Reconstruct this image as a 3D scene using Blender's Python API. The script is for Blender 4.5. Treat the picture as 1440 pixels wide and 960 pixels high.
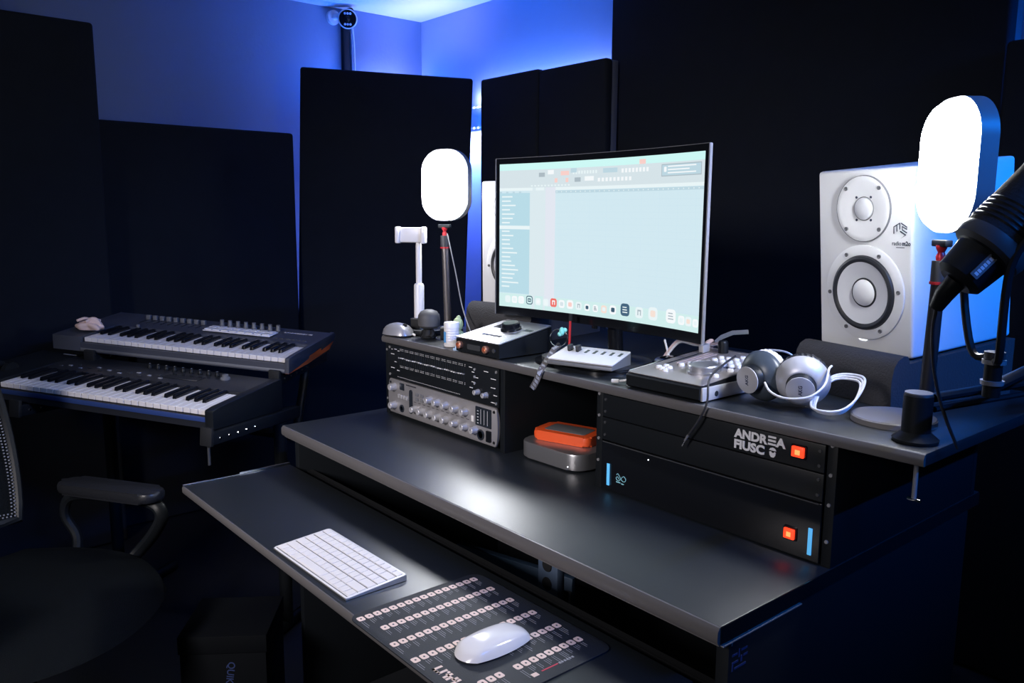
import bpy, bmesh, math, random
from mathutils import Vector, Matrix
random.seed(7)
rad = math.radians
SC = bpy.context.scene
COL = SC.collection
for _o in list(bpy.data.objects): bpy.data.objects.remove(_o)

# ------------------------------------------------------------------ camera
YAW, PIT, ROLL = .87172, .153847, .0063
def cam_matrix():
    cy, sy, cp, sp = math.cos(YAW), math.sin(YAW), math.cos(PIT), math.sin(PIT)
    f = Vector((-sy*cp, cy*cp, -sp)); r = Vector((cy, sy, 0)); u = r.cross(f)
    c, s = math.cos(ROLL), math.sin(ROLL)
    r2, u2 = c*r+s*u, -s*r+c*u
    m = Matrix.Identity(4)
    for i in range(3): m[i][0], m[i][1], m[i][2] = r2[i], u2[i], -f[i]
    m.translation = Vector((0, 0, 1.28))
    return m
cd = bpy.data.cameras.new('camera'); cam = bpy.data.objects.new('camera', cd); COL.objects.link(cam)
cd.sensor_width = 36; cd.lens = 1147.9/1440*36; cd.clip_start = .02
cam.matrix_world = cam_matrix(); SC.camera = cam

# ------------------------------------------------------------------ world, exposure, large lights
LAMP, SCREEN = 92.0, 1.0
W = bpy.data.worlds.new('world'); SC.world = W; W.use_nodes = True
W.node_tree.nodes['Background'].inputs[0].default_value = (.06, .34, .62, 1)
W.node_tree.nodes['Background'].inputs[1].default_value = .020
vs = SC.view_settings
vs.view_transform = 'Standard'; vs.look = 'None'; vs.gamma = 1; vs.use_curve_mapping = False; vs.exposure = 0
def strip_light(name, loc, aim, sx, sy, col, power, spread=180):
    l = bpy.data.lights.new(name, 'AREA'); l.shape = 'RECTANGLE'; l.size = sx; l.size_y = sy
    l.color = col; l.energy = power; l.spread = rad(spread)
    o = bpy.data.objects.new(name, l); COL.objects.link(o); o.location = loc
    z = -Vector(aim).normalized()
    return o, z
def orient(o, z, x):
    x = Vector(x); y = z.cross(x).normalized(); x = y.cross(z)
    m = Matrix((x, y, z)).transposed().to_4x4(); m.translation = o.location; o.matrix_world = m
BLUE, LAV = (.0, .17, 1.0), (.42, .50, 1.0)
LX, BY, CZ, RX = -3.88, 2.58, 2.3, .95
for nm, loc, aim, x, sx, sy, col, p, spr in [
    ('led_glow_back', (-2.83, BY-.10, 1.66), (0, .05, 1), (1, 0, 0), .85, .03, BLUE, 15, 180),
    ('led_glow_back_pale', (-2.87, BY-.045, 1.84), (0, 1, .35), (1, 0, 0), .95, .02, (.60, .58, 1.0), 2.6, 160),
    ('led_glow_side', (LX+.10, 2.25, 1.75), (.05, 0, 1), (0, 1, 0), .30, .03, BLUE, 6.5, 180),
    ('led_glow_side_pale', (LX+.12, 2.37, 1.84), (-1, 0, .6), (0, 1, 0), .30, .03, (.60, .58, 1.0), 1.8, 160),
    ('led_glow_corner_up', (-3.52, 2.40, 1.80), (0, 0, 1), (1, 0, 0), .45, .05, (.52, .46, 1.0), 1.2, 75),
    ('led_glow_gap', (-3.40, BY-.05, 1.70), (0, .12, -1), (1, 0, 0), .30, .03, (.60, .58, 1.0), 7, 160),
    ('led_glow_gap_blue', (-3.40, BY-.10, 1.66), (0, .12, -1), (1, 0, 0), .30, .03, (.0, .11, 1.0), 12, 160),
    ('led_glow_far', (-.50, BY-.05, 1.55), (0, .05, 1), (1, 0, 0), .5, .03, BLUE, 4, 180),
    ('led_glow_right', (RX-.05, 1.55, 2.12), (-1, 0, -.55), (0, 1, 0), 1.4, .03, (.0, .20, 1.0), 6.5, 50),
    ('added_front_light', (-.75, -1.30, 1.80), (-.95, 2.3, -1.08), (1, 0, 0), .45, .45, (1, .93, .92), 8.0, 64)]:  # last entry: soft front light added behind the camera, no fixture built
    o, z = strip_light(nm, loc, aim, sx, sy, col, p, spr)
    orient(o, z, x)

# ------------------------------------------------------------------ materials
MATS = {}
def mat(name, col, rough=.5, metal=0, spec=.5, coat=0, emit=None, es=1, bump=0, bscale=200, var=0, vscale=8, trans=0, sheen=0):
    if name in MATS: return MATS[name]
    m = bpy.data.materials.new(name); m.use_nodes = True; nt = m.node_tree
    b = nt.nodes['Principled BSDF']; I = b.inputs
    I['Base Color'].default_value = (*col, 1); I['Roughness'].default_value = rough; I['Metallic'].default_value = metal
    I['Specular IOR Level'].default_value = spec; I['Coat Weight'].default_value = coat; I['Coat Roughness'].default_value = .12
    if trans: I['Transmission Weight'].default_value = trans
    if sheen: I['Sheen Weight'].default_value = sheen; I['Sheen Roughness'].default_value = .6
    if emit is not None:
        I['Emission Color'].default_value = (*emit, 1); I['Emission Strength'].default_value = es
    if bump or var:
        tc = nt.nodes.new('ShaderNodeTexCoord')
    if bump:
        n = nt.nodes.new('ShaderNodeTexNoise'); n.inputs['Scale'].default_value = bscale; n.inputs['Detail'].default_value = 3
        nt.links.new(tc.outputs['Object'], n.inputs['Vector'])
        bp = nt.nodes.new('ShaderNodeBump'); bp.inputs['Strength'].default_value = bump; bp.inputs['Distance'].default_value = .002
        nt.links.new(n.outputs['Fac'], bp.inputs['Height']); nt.links.new(bp.outputs['Normal'], I['Normal'])
    if var:
        n2 = nt.nodes.new('ShaderNodeTexNoise'); n2.inputs['Scale'].default_value = vscale; n2.inputs['Detail'].default_value = 5
        nt.links.new(tc.outputs['Object'], n2.inputs['Vector'])
        mx = nt.nodes.new('ShaderNodeMix'); mx.data_type = 'RGBA'
        mx.inputs[6].default_value = (*[c*(1-var) for c in col], 1); mx.inputs[7].default_value = (*[min(1, c*(1+var)) for c in col], 1)
        nt.links.new(n2.outputs['Fac'], mx.inputs[0]); nt.links.new(mx.outputs[2], I['Base Color'])
        mr = nt.nodes.new('ShaderNodeMapRange'); mr.inputs[3].default_value = max(0, rough-.06); mr.inputs[4].default_value = min(1, rough+.06)
        nt.links.new(n2.outputs['Fac'], mr.inputs[0]); nt.links.new(mr.outputs[0], I['Roughness'])
    MATS[name] = m
    return m
PAINT = mat('wall_paint', (.25, .32, .44), .85, bump=.25, bscale=60, var=.04, vscale=3)
CEIL = mat('ceiling_paint', (.62, .63, .68), .9, bump=.15, bscale=70)
FLOORM = mat('floor_dark', (.012, .014, .018), .6, var=.2)
FAB = mat('black_acoustic_fabric', (.016, .019, .026), .95, spec=.15, bump=.5, bscale=420, var=.15, vscale=14)
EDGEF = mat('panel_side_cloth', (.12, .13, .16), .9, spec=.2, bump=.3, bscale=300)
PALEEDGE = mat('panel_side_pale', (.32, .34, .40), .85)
DESKTOP = mat('desk_black_laminate', (.014, .018, .023), .37, spec=1.0, bump=.12, bscale=900)
DESKEDGE = mat('desk_edge_band', (.11, .105, .11), .36, spec=.6)
CARC = mat('desk_carcass_black', (.008, .010, .013), .5, spec=.2)
BLK = mat('black_plastic', (.009, .011, .014), .42, spec=.25)
BLKM = mat('black_matte', (.010, .011, .013), .7, spec=.3)
BLKG = mat('black_gloss', (.007, .008, .011), .16, spec=.4)
DGREY = mat('dark_grey_plastic', (.045, .048, .055), .45)
GREYP = mat('grey_plastic', (.16, .165, .18), .45)
ALU = mat('brushed_aluminium', (.50, .50, .53), .35, metal=.85, bump=.1, bscale=500)
ALUF = mat('silver_faceplate', (.36, .35, .37), .45, metal=.55, bump=.15, bscale=600, var=.08, vscale=20)
CHROME = mat('chrome', (.75, .75, .78), .12, metal=1)
WHITE = mat('white_plastic', (.78, .77, .79), .35)
WHITEG = mat('white_gloss', (.82, .80, .82), .16, coat=.3)
WHITEK = mat('white_keys', (.80, .77, .77), .35, spec=.5)
SPKW = mat('speaker_white', (.84, .85, .88), .42)
SPKCONE = mat('speaker_cone_white', (.70, .71, .76), .5)
RUB = mat('rubber_surround', (.02, .022, .028), .45)
FOAM = mat('dark_foam', (.05, .05, .056), .95, spec=.2, bump=.6, bscale=260)
RED = mat('red_plastic', (.55, .02, .03), .35)
ORANGE = mat('orange_rubber', (.85, .10, .02), .5)
ORANGEP = mat('orange_plastic', (.80, .14, .03), .4)
REDLIT = mat('red_lit_switch', (.7, .05, .02), .35, emit=(1, .055, .015), es=1.35)
REDCORE = mat('red_lit_core', (.9, .3, .1), .35, emit=(1, .22, .06), es=1.9)
CYANLIT = mat('blue_lit_bar', (.1, .4, .7), .4, emit=(.07, .32, .62), es=1)
CYANPRT = mat('blue_print_glow', (.30, .60, .70), .5, emit=(.10, .30, .38), es=.4)  # print colour with a weak emission added
PRINTW = mat('white_print', (.80, .80, .86), .6)
PRINTG = mat('grey_print', (.30, .31, .35), .6)
PRINTD = mat('dim_blue_print', (.03, .05, .16), .6)
PRINTP = mat('peach_print', (.82, .62, .55), .6)
PRINTDK = mat('dark_print', (.03, .03, .04), .6)
PRINTR = mat('red_print', (.5, .04, .08), .6)
LOGODK = mat('logo_navy', (.02, .03, .07), .5)
LAMPE = mat('lamp_diffuser', (.9, .9, .9), .6, emit=(.93, .96, 1.0), es=LAMP)
LEDE = mat('led_bead', (.6, .7, 1), .5, emit=(.55, .7, 1.0), es=9)
LEDW = mat('status_led', (.9, .9, 1), .5, emit=(.9, .95, 1), es=4)
GOLD = mat('copper_knob', (.75, .38, .26), .3, metal=.8)
PINK = mat('pale_pink_cloth', (.78, .58, .52), .85, bump=.4, bscale=90)
TEAL = mat('turquoise_plastic', (.25, .75, .70), .4)
GREEN = mat('pale_green_vinyl', (.42, .52, .30), .5)
SKYB = mat('pale_blue_plastic', (.40, .58, .85), .4)
LABELB = mat('blue_label', (.10, .35, .75), .5)
CABLEW = mat('white_cable', (.72, .72, .76), .45)
CABLEP = mat('pink_grey_cable', (.55, .42, .42), .5)
CABLED = mat('dark_cable', (.03, .03, .035), .5)
SILV = mat('silver_plastic', (.42, .42, .45), .32, metal=.5)
SILVP = mat('silver_matte', (.52, .52, .56), .38, metal=.3)
HPBLUE = mat('dark_slate_plastic', (.05, .065, .085), .35)
LEATHER = mat('black_leatherette', (.014, .015, .018), .4, bump=.4, bscale=120)
MESHF = mat('chair_mesh', (.005, .008, .011), .75, spec=.25, bump=.8, bscale=500)
PADM = mat('desk_mat_cloth', (.022, .026, .034), .55, spec=.4, bump=.3, bscale=900)
GLASSD = mat('dark_glass', (.01, .012, .016), .06, spec=.6)
TANCLOTH = mat('lanyard_cloth', (.10, .09, .09), .75)
LCD = mat('lcd_dark', (.02, .025, .035), .2)

# ------------------------------------------------------------------ mesh helpers
def T(x, y, z): return Matrix.Translation((x, y, z))
def RZ(a): return Matrix.Rotation(a, 4, 'Z')
def RX_(a): return Matrix.Rotation(a, 4, 'X')
def RY_(a): return Matrix.Rotation(a, 4, 'Y')
class B:
    def __init__(s): s.bm = bmesh.new()
    def _m(s, verts, m):
        if m is not None: bmesh.ops.transform(s.bm, matrix=m, verts=verts)
    def box(s, x0, x1, y0, y1, z0, z1, bev=0, seg=2, m=None):
        r = bmesh.ops.create_cube(s.bm, size=1)['verts']
        bmesh.ops.transform(s.bm, matrix=T((x0+x1)/2, (y0+y1)/2, (z0+z1)/2) @ Matrix.Diagonal((x1-x0, y1-y0, z1-z0, 1)), verts=r)
        if bev:
            es = list({e for v in r for e in v.link_edges})
            q = bmesh.ops.bevel(s.bm, geom=es, offset=bev, segments=seg, affect='EDGES', profile=.5)
            r = list({v for f in q['faces'] for v in f.verts} | {v for v in r if v.is_valid})
        s._m(r, m); return s
    def cyl(s, p0, p1, r0, r1=None, seg=20, m=None):
        r1 = r0 if r1 is None else r1
        p0, p1 = Vector(p0), Vector(p1); d = p1-p0
        q = bmesh.ops.create_cone(s.bm, cap_ends=True, segments=seg, radius1=r0, radius2=r1, depth=d.length)['verts']
        M = T(*((p0+p1)/2)) @ d.to_track_quat('Z', 'Y').to_matrix().to_4x4()
        bmesh.ops.transform(s.bm, matrix=M, verts=q); s._m(q, m); return s
    def lathe(s, prof, seg=32, m=None, cap0=True, cap1=True):
        rings = []; allv = []
        for r, z in prof:
            ring = [s.bm.verts.new((r*math.cos(2*math.pi*i/seg), r*math.sin(2*math.pi*i/seg), z)) for i in range(seg)]
            rings.append(ring); allv += ring
        for a, b in zip(rings, rings[1:]):
            for i in range(seg): s.bm.faces.new((a[i], a[(i+1) % seg], b[(i+1) % seg], b[i]))
        if cap0: s.bm.faces.new(rings[0][::-1])
        if cap1: s.bm.faces.new(rings[-1])
        s._m(allv, m); return s
    def tube(s, pts, r, seg=8, m=None, closed=False, flat=1, smooth=0):
        P = [Vector(p) for p in pts]
        if smooth:
            out = []; n = len(P)
            rng = range(n) if closed else range(n-1)
            for i in rng:
                if closed: p = [P[(i-1) % n], P[i], P[(i+1) % n], P[(i+2) % n]]
                else: p = [P[max(0, i-1)], P[i], P[i+1], P[min(n-1, i+2)]]
                for k in range(smooth):
                    t = k/smooth
                    out.append(.5*((2*p[1])+(-p[0]+p[2])*t+(2*p[0]-5*p[1]+4*p[2]-p[3])*t*t+(-p[0]+3*p[1]-3*p[2]+p[3])*t**3))
            if not closed: out.append(P[-1])
            P = out
        n = len(P); rs = r if isinstance(r, (list, tuple)) else [r]*n
        if len(rs) != n: rs = [rs[min(len(rs)-1, int(i*len(rs)/n))] for i in range(n)]
        rings = []; allv = []; ref = None
        for i in range(n):
            if closed: t = P[(i+1) % n]-P[i-1]
            else: t = P[min(n-1, i+1)]-P[max(0, i-1)]
            t = t.normalized() if t.length > 1e-9 else Vector((0, 0, 1))
            if ref is None: ref = Vector((0, 0, 1)) if abs(t.z) < .9 else Vector((1, 0, 0))
            a = (ref-t*ref.dot(t)).normalized(); ref = a; b = t.cross(a)
            ring = [s.bm.verts.new(P[i]+rs[i]*(math.cos(2*math.pi*k/seg)*a*flat+math.sin(2*math.pi*k/seg)*b)) for k in range(seg)]
            rings.append(ring); allv += ring
        pr = list(zip(rings, rings[1:])) + ([(rings[-1], rings[0])] if closed else [])
        for a, b in pr:
            for k in range(seg): s.bm.faces.new((a[k], a[(k+1) % seg], b[(k+1) % seg], b[k]))
        if not closed: s.bm.faces.new(rings[0][::-1]); s.bm.faces.new(rings[-1])
        s._m(allv, m); return s
    def prism(s, poly, d0, d1, axis='Z', bev=0, m=None):
        def mk(p, d):
            if axis == 'Z': return (p[0], p[1], d)
            if axis == 'Y': return (p[0], d, p[1])
            return (d, p[0], p[1])
        a = [s.bm.verts.new(mk(p, d0)) for p in poly]; b = [s.bm.verts.new(mk(p, d1)) for p in poly]
        n = len(poly); fs = [s.bm.faces.new(a[::-1]), s.bm.faces.new(b)]
        for i in range(n): fs.append(s.bm.faces.new((a[i], a[(i+1) % n], b[(i+1) % n], b[i])))
        r = a+b
        if bev:
            es = [e for f in fs[:2] for e in f.edges]
            q = bmesh.ops.bevel(s.bm, geom=list(set(es)), offset=bev, segments=2, affect='EDGES', profile=.5)
            r = list({v for f in q['faces'] for v in f.verts} | {v for v in r if v.is_valid})
        s._m(r, m); return s
    def ball(s, c, r, seg=16, m=None):
        if not isinstance(r, (tuple, list)): r = (r, r, r)
        q = bmesh.ops.create_uvsphere(s.bm, u_segments=seg, v_segments=max(6, seg*2//3), radius=1)['verts']
        bmesh.ops.transform(s.bm, matrix=T(*c) @ Matrix.Diagonal((*r, 1)), verts=q); s._m(q, m); return s
    def quad(s, pts, m=None):
        v = [s.bm.verts.new(p) for p in pts]; s.bm.faces.new(v); s._m(v, m); return s
    def mesh(s, name, material, ang=35):
        bmesh.ops.recalc_face_normals(s.bm, faces=s.bm.faces)
        me = bpy.data.meshes.new(name); s.bm.to_mesh(me); s.bm.free()
        if material: me.materials.append(material)
        me.shade_smooth(); me.set_sharp_from_angle(angle=rad(ang))
        return me
    def obj(s, name, material, parent=None, m=None, ang=35):
        return link(name, s.mesh(name, material, ang), parent, m)
def link(name, data, parent=None, m=None):
    o = bpy.data.objects.new(name, data); COL.objects.link(o)
    if parent is not None: o.parent = parent
    if m is not None: o.matrix_basis = m
    return o
def tag(o, label, cat, group=None, kind=None):
    if label: o['label'] = label
    if cat: o['category'] = cat
    if group: o['group'] = group
    if kind: o['kind'] = kind
    return o
def thing(name, label, cat, m=None, group=None):
    o = link(name, None, None, m); o.empty_display_size = .05
    return tag(o, label, cat, group)
def struct(o): o['kind'] = 'structure'; return o
def rrect(w, h, r, n=6, cx=0, cy=0):
    pts = []
    for sx, sy, a0 in ((1, 1, 0), (-1, 1, 90), (-1, -1, 180), (1, -1, 270)):
        for i in range(n+1):
            a = rad(a0+90*i/n); pts.append((cx+sx*(w/2-r)+r*math.cos(a), cy+sy*(h/2-r)+r*math.sin(a)))
    return pts
def frame(o, x, y, z):
    m = Matrix((Vector(x), Vector(y), Vector(z))).transposed().to_4x4(); m.translation = Vector(o); return m
def text_mesh(s, size, extrude=.0003, bold=0, align='LEFT', sx=1, mt=None, spacing=1):
    c = bpy.data.curves.new('txt', 'FONT'); c.body = s; c.size = size; c.extrude = extrude; c.offset = bold; c.align_x = align
    c.space_character = spacing; c.resolution_u = 3; c.space_line = .85
    o = bpy.data.objects.new('txt', c); COL.objects.link(o)
    dg = bpy.context.evaluated_depsgraph_get(); dg.update()
    me = bpy.data.meshes.new_from_object(o.evaluated_get(dg)); bpy.data.objects.remove(o)
    me.transform(Matrix.Diagonal((sx, 1, 1, 1)))
    me.materials.clear(); me.materials.append(mt)
    return me
UPX = RX_(rad(90))          # text lying in XY -> upright in XZ, facing -Y

# ------------------------------------------------------------------ the room
struct(B().box(LX-.2, RX+.2, -2.2, BY+.2, -.1, 0).obj('floor', FLOORM))
struct(B().box(LX-.2, RX+.2, -2.2, BY+.2, CZ, CZ+.1).obj('ceiling', CEIL))
struct(B().box(LX-.2, RX+.2, BY, BY+.12, 0, CZ).obj('wall_back', PAINT))
struct(B().box(LX-.12, LX, -2.2, BY, 0, CZ).obj('wall_left', PAINT))
struct(B().box(RX, RX+.12, -.2, BY, 0, CZ).obj('wall_right', PAINT))
struct(B().box(LX, LX+.035, 2.155, BY, 0, CZ, .004).obj('trim_1', PAINT))      # shallow pier in the corner
struct(B().box(LX, LX+.03, 2.112, 2.148, 0, CZ-.04, .006).obj('trim_2', BLKM))     # black strip whose colour stands in for the pier's dark side face

# acoustic panels: fabric cover over a core, cloth back frame
def panel(label, w, h, t, m, side=None, group='black fabric acoustic panels'):
    r = thing('acoustic_panel', label, 'acoustic panel', m, group)
    # local: front faces -Y, x right, z up, origin at bottom centre of the front
    b = B(); n = 10; nz = 14
    b.box(-w/2, w/2, 0, t*.55, 0, h, .012, 3)
    b.obj('fabric_cover', FAB, r)
    b = B(); e = .004
    b.box(-w/2+e, w/2-e, t*.55, t, e, h-e, .003)
    b.obj('frame', side or EDGEF, r)
    return r
def facing(x, y, z, ang):       # ang: direction the front faces, degrees from +X
    return T(x, y, z) @ RZ(rad(ang+90))
panel('wide low acoustic panel on the side wall behind the two keyboards', .80, 1.623, .08, facing(-3.45, 1.236, .006, 0))
panel('tall freestanding acoustic panel beside the wide low panel, behind the chair', .74, 1.945, .10, facing(-3.3, .447, .006, 2))
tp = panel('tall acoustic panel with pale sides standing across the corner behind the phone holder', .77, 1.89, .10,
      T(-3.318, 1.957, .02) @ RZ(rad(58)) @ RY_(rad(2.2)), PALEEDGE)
panel('narrow acoustic panel on the back wall beside the corner gap', .396, 1.885, .075, facing(-2.872, 2.38, .006, -90))
panel('narrow acoustic panel on the back wall touching the full height panel', .392, 1.877, .075, facing(-2.474, 2.38, .006, -90))
panel('full height acoustic panel on the back wall behind the monitor', 1.45, 2.27, .10, facing(-1.617, 2.47, .006, -90))
panel('acoustic panel on the back wall behind the microphone', .93, 1.728, .075, facing(-.407, 2.40, .006, -90))

# LED tapes on the wall in the corner gap and behind the panels
def led_strip(label, p0, p1, nrm, n):
    r = thing('led_strip', label, 'light strip', None, 'led tapes on the walls')
    p0, p1, nrm = Vector(p0), Vector(p1), Vector(nrm); d = (p1-p0).normalized(); s = nrm.cross(d)
    m = frame(p0, d, s, nrm); L = (p1-p0).length
    B().box(0, L, -.005, .005, .0005, .002).obj('tape', WHITE, r, m)
    b = B()
    for i in range(n):
        x = (i+.5)*L/n
        b.box(x-.0045, x+.0045, -.004, .004, .002, .0045)
    b.obj('led_beads', LEDE, r, m)['kind'] = 'stuff'
led_strip('upper led tape with bright beads in the gap between panels', (-3.80, BY, 1.815), (-3.22, BY, 1.81), (0, -1, 0), 17)
led_strip('lower led tape with bright beads in the gap between panels', (-3.80, BY, 1.715), (-3.22, BY, 1.71), (0, -1, 0), 17)
led_strip('long led tape high on the wall beside the microphone', (RX, .80, 2.12), (RX, 2.30, 2.12), (-1, 0, 0), 50)

# ------------------------------------------------------------------ desk
D = thing('studio_desk', 'black studio desk with raised rack shelf and pulled out keyboard tray', 'desk')
WZ, SZ, TZ = .76, .967, .66
def edge_slab(x0, x1, y0, y1, z0, z1, name, parent):
    B().box(x0, x1, y0+.004, y1, z0, z1, .002).obj(name, DESKTOP, parent)
o = B().box(-1.876, -.575, .836, 1.66, .735, WZ, .0015).obj('worktop', DESKTOP, D)
B().prism([(.8362, .735), (.8362, WZ-.0005), (.834, WZ-.0012), (.8305, WZ-.006), (.830, .741), (.832, .736)], -1.876, -.575, 'X').obj('edge_band', DESKEDGE, o)
B().box(-1.876, -.578, .838, .85, .7305, .735).obj('underside_lip', DESKEDGE, o)
B().box(-.575, -.5738, .836, 1.66, .7355, WZ-.0008).obj('side_band', BLKG, o)
B().box(-.578, -.5735, .842, 1.03, .7295, .7312).obj('slide_rail', SILV, o)
o = B().box(-1.84, -.452, 1.106, 1.66, .949, SZ, .0015).obj('upper_shelf', DESKTOP, D)
B().prism([(1.1062, .949), (1.1062, SZ-.0004), (1.103, SZ-.0012), (1.100, SZ-.006), (1.1, .954), (1.102, .9495)], -1.84, -.452, 'X').obj('edge_band', DESKEDGE, o)
for x in (-1.834, -1.357, -1.064, -.592):
    B().box(x, x+.016, 1.108, 1.62, WZ, .949, .001).obj('rack_side', CARC, D)
B().box(-1.834, -.576, 1.62, 1.636, WZ, .949).obj('rack_back', CARC, D)
for x in (-1.866, -.597):
    B().box(x, x+.02, .86, 1.62, 0, .7305, .001).obj('leg_panel', CARC, D)
B().box(-1.846, -.597, 1.50, 1.516, .12, .7305).obj('modesty_panel', CARC, D)
o = B().box(-1.864, -.62, .584, .845, .642, TZ, .0015).obj('keyboard_tray', DESKTOP, D)
B().prism([(.5842, .642), (.5842, TZ-.0004), (.582, TZ-.001), (.580, TZ-.004), (.58, .646), (.582, .6425)], -1.864, -.62, 'X').obj('edge_band', DESKEDGE, o)
B().box(-1.869, -1.8642, .583, .725, .655, .6612).box(-1.8695, -1.8645, .716, .845, .6600, .6650).obj('slide_rail', CHROME, o)
for y in (.86,):
    B().box(-1.845, -.60, y+.02, y+.036, .60, .6415).obj('tray_rail', BLKM, D)
# little screws on the rack cheeks
for x, z in ((-1.8262, .93), (-1.8262, .80), (-1.0565, .945), (-1.0565, .903), (-1.0565, .858), (-1.0565, .815), (-.5845, .948), (-.5845, .903), (-.5845, .857), (-.5845, .80)):
    B().cyl((x, 1.1082, z), (x, 1.1062, z), .0032, .0028, 10).obj('screw', SILV, D)
# round logo sticker on the end of the leg panel
st = thing('sticker', 'faint round logo sticker on the end panel below the worktop corner', 'sticker', frame((-.5768, .885, .707), (0, 1, 0), (0, 0, 1), (1, 0, 0)))
B().tube([(.021*math.cos(rad(a)), .012+.021*math.sin(rad(a)), .0006) for a in range(20, 175, 10)], .0006, 6).obj('ring', PRINTG, st)
b = B()
for i, (xa, xb, za, zb) in enumerate(((-.018, -.006, -.001, .002), (-.004, -.001, -.006, .006), (.002, .016, .001, .004), (-.018, -.004, -.012, -.009), (.001, .005, -.014, -.005), (.007, .017, -.008, -.005), (-.018, -.015, -.022, -.013), (-.012, .014, -.021, -.018))):
    b.box(xa, xb, za, zb, .0001, .0006)
b.obj('emblem', PRINTD, st)['kind'] = 'stuff'

# ------------------------------------------------------------------ rack units (all stand between the rack cheeks)
RY = 1.108
def knob(parent, x, z, y, r, l, m, name='knob', mark=None, seg=18):
    k = B().lathe([(r*1.12, 0), (r*1.12, l*.25), (r, l*.35), (r*.92, l*.95), (r*.8, l)], seg, T(x, y, z) @ RX_(rad(90))).obj(name, m, parent)
    if mark: B().box(x-.0006, x+.0006, y-l-.0004, y-l+.0002, z, z+r*.8).obj('pointer', mark, k)
    return k
def rack(name, label, x0, x1, z0, z1, mt, depth=.22, cat='rack unit'):
    r = thing(name, label, cat)
    B().box(x0+.012, x1-.012, RY+.003, RY+depth, z0+.003, z1-.002).obj('chassis', BLKM, r)
    return r
XL0, XL1, XR0, XR1 = -1.816, -1.359, -1.046, -.594
# graphic equaliser
r = rack('graphic_equaliser', 'black graphic equaliser with rows of slider slots and printed scales', XL0, XL1, .8595, .9475, BLK)
f = B().box(XL0, XL1, RY-.003, RY+.003, .8598, .947, .001).obj('faceplate', BLK, r)
for i in range(31):
    x = XL0+.055+i*.0092
    B().box(x-.0007, x+.0007, RY-.0036, RY-.0029, .899, .934).obj('slider_slot', LCD, r)
    z = .9165+.0006*math.sin(i*.9)
    B().box(x-.0026, x+.0026, RY-.0065, RY-.003, z-.0011, z+.0011).obj('slider_cap', PRINTW if i % 3 else PRINTG, r)
b = B()
for i in range(62):
    x = XL0+.0535+i*.0046
    for z in (.936, .9395, .8965, .893):
        if (i*7+int(z*1e4)) % 5: b.box(x-.0009, x+.0009, RY-.0034, RY-.0029, z-.0006, z+.0006)
for x, z, w in ((.016, .934, .006), (.030, .936, .012), (.046, .933, .01), (.014, .922, .016), (.03, .903, .01), (.013, .886, .018), (.042, .882, .012), (.35, .936, .012), (.36, .926, .01), (.405, .934, .016), (.43, .921, .018), (.372, .915, .012), (.36, .903, .014), (.43, .901, .016), (.352, .889, .012), (.41, .876, .01), (.44, .885, .012), (.43, .868, .014)):
    b.box(XL0+x, XL0+x+w, RY-.0034, RY-.0029, z, z+.0015)
for i in range(44): b.box(XL0+.045+i*.0062, XL0+.047+i*.0062, RY-.0034, RY-.0029, .8655, .867)
b.obj('scale_print', PRINTW, f)['kind'] = 'stuff'
for x, z in ((.385, .884), (.415, .882)): knob(r, XL0+x, z, RY-.003, .0062, .014, SILVP, mark=PRINTDK)
for x, z in ((.372, .934), (.372, .917), (.372, .9015)): B().cyl((XL0+x, RY-.003, z), (XL0+x, RY-.0055, z), .003, .0028, 10).obj('button', PRINTG, r)
for x in (XL0+.008, XL1-.008):
    for z in (.868, .939): B().cyl((x, RY-.003, z), (x, RY-.0048, z), .0035, .003, 10).obj('screw', SILV, r)
# silver channel strip
r = rack('channel_strip', 'silver rack channel strip with two rows of round knobs', XL0, XL1, .7675, .8585, ALUF)
zc = .813; hh = .0445
poly = [(XL0+.010, zc-hh), (XL1-.012, zc-hh)] + [(XL1-.012+.011*math.sin(rad(a)), zc-hh*math.cos(rad(a))) for a in range(15, 180, 15)] + [(XL1-.012, zc+hh), (XL0+.010, zc+hh)] + [(XL0+.010-.010*math.sin(rad(a)), zc+hh*math.cos(rad(a))) for a in range(15, 180, 15)]
f = B().prism(poly, RY+.003, RY-.004, 'Y', .001).obj('faceplate', ALUF, r)
F = RY-.004
for i, x in enumerate((.195, .228, .263, .302, .340)): knob(r, XL0+x, .832-.0005*i, F, .0082, .017, SILVP, mark=PRINTDK)
for i, x in enumerate((.130, .160, .194, .230, .262, .300, .340, .377)): knob(r, XL0+x, .7965-.0003*i, F, .0082, .017, SILVP, mark=PRINTDK)
for z in (.838, .790): knob(r, XL0+.032, z, F, .009, .018, SILVP, mark=PRINTDK)
B().prism(rrect(.014, .062, .007, 6, XL0+.108, .811), F, F-.002, 'Y').obj('meter_window', LCD, r)
B().prism(rrect(.021, .018, .002, 3, XL0+.066, .843), F, F-.001, 'Y').obj('badge', LCD, r)
for i in range(4): B().box(XL0+.050+i*.0125, XL0+.058+i*.0125, F-.004, F, .812, .822, .001).obj('button', SILVP, r)
for i in range(2):
    for j in range(2): B().box(XL0+.130+i*.022, XL0+.142+i*.022, F-.003, F, .818+j*.012, .826+j*.012, .001).obj('button', GREYP, r)
B().box(XL0+.362, XL0+.371, F-.003, F, .812, .826, .001).obj('button', WHITE, r)
B().prism(rrect(.058, .044, .002, 3, XL0+.405, .829), F, F-.0012, 'Y').obj('display', LCD, r)
b = B()
for i in range(5): b.box(XL0+.383, XL0+.388, F-.0016, F-.0012, .812+i*.007, .8135+i*.007)
for i in range(3): b.box(XL0+.396+i*.012, XL0+.3968+i*.012, F-.0016, F-.0012, .812, .846)
b.obj('display_marks', PRINTW, r)['kind'] = 'stuff'
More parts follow.
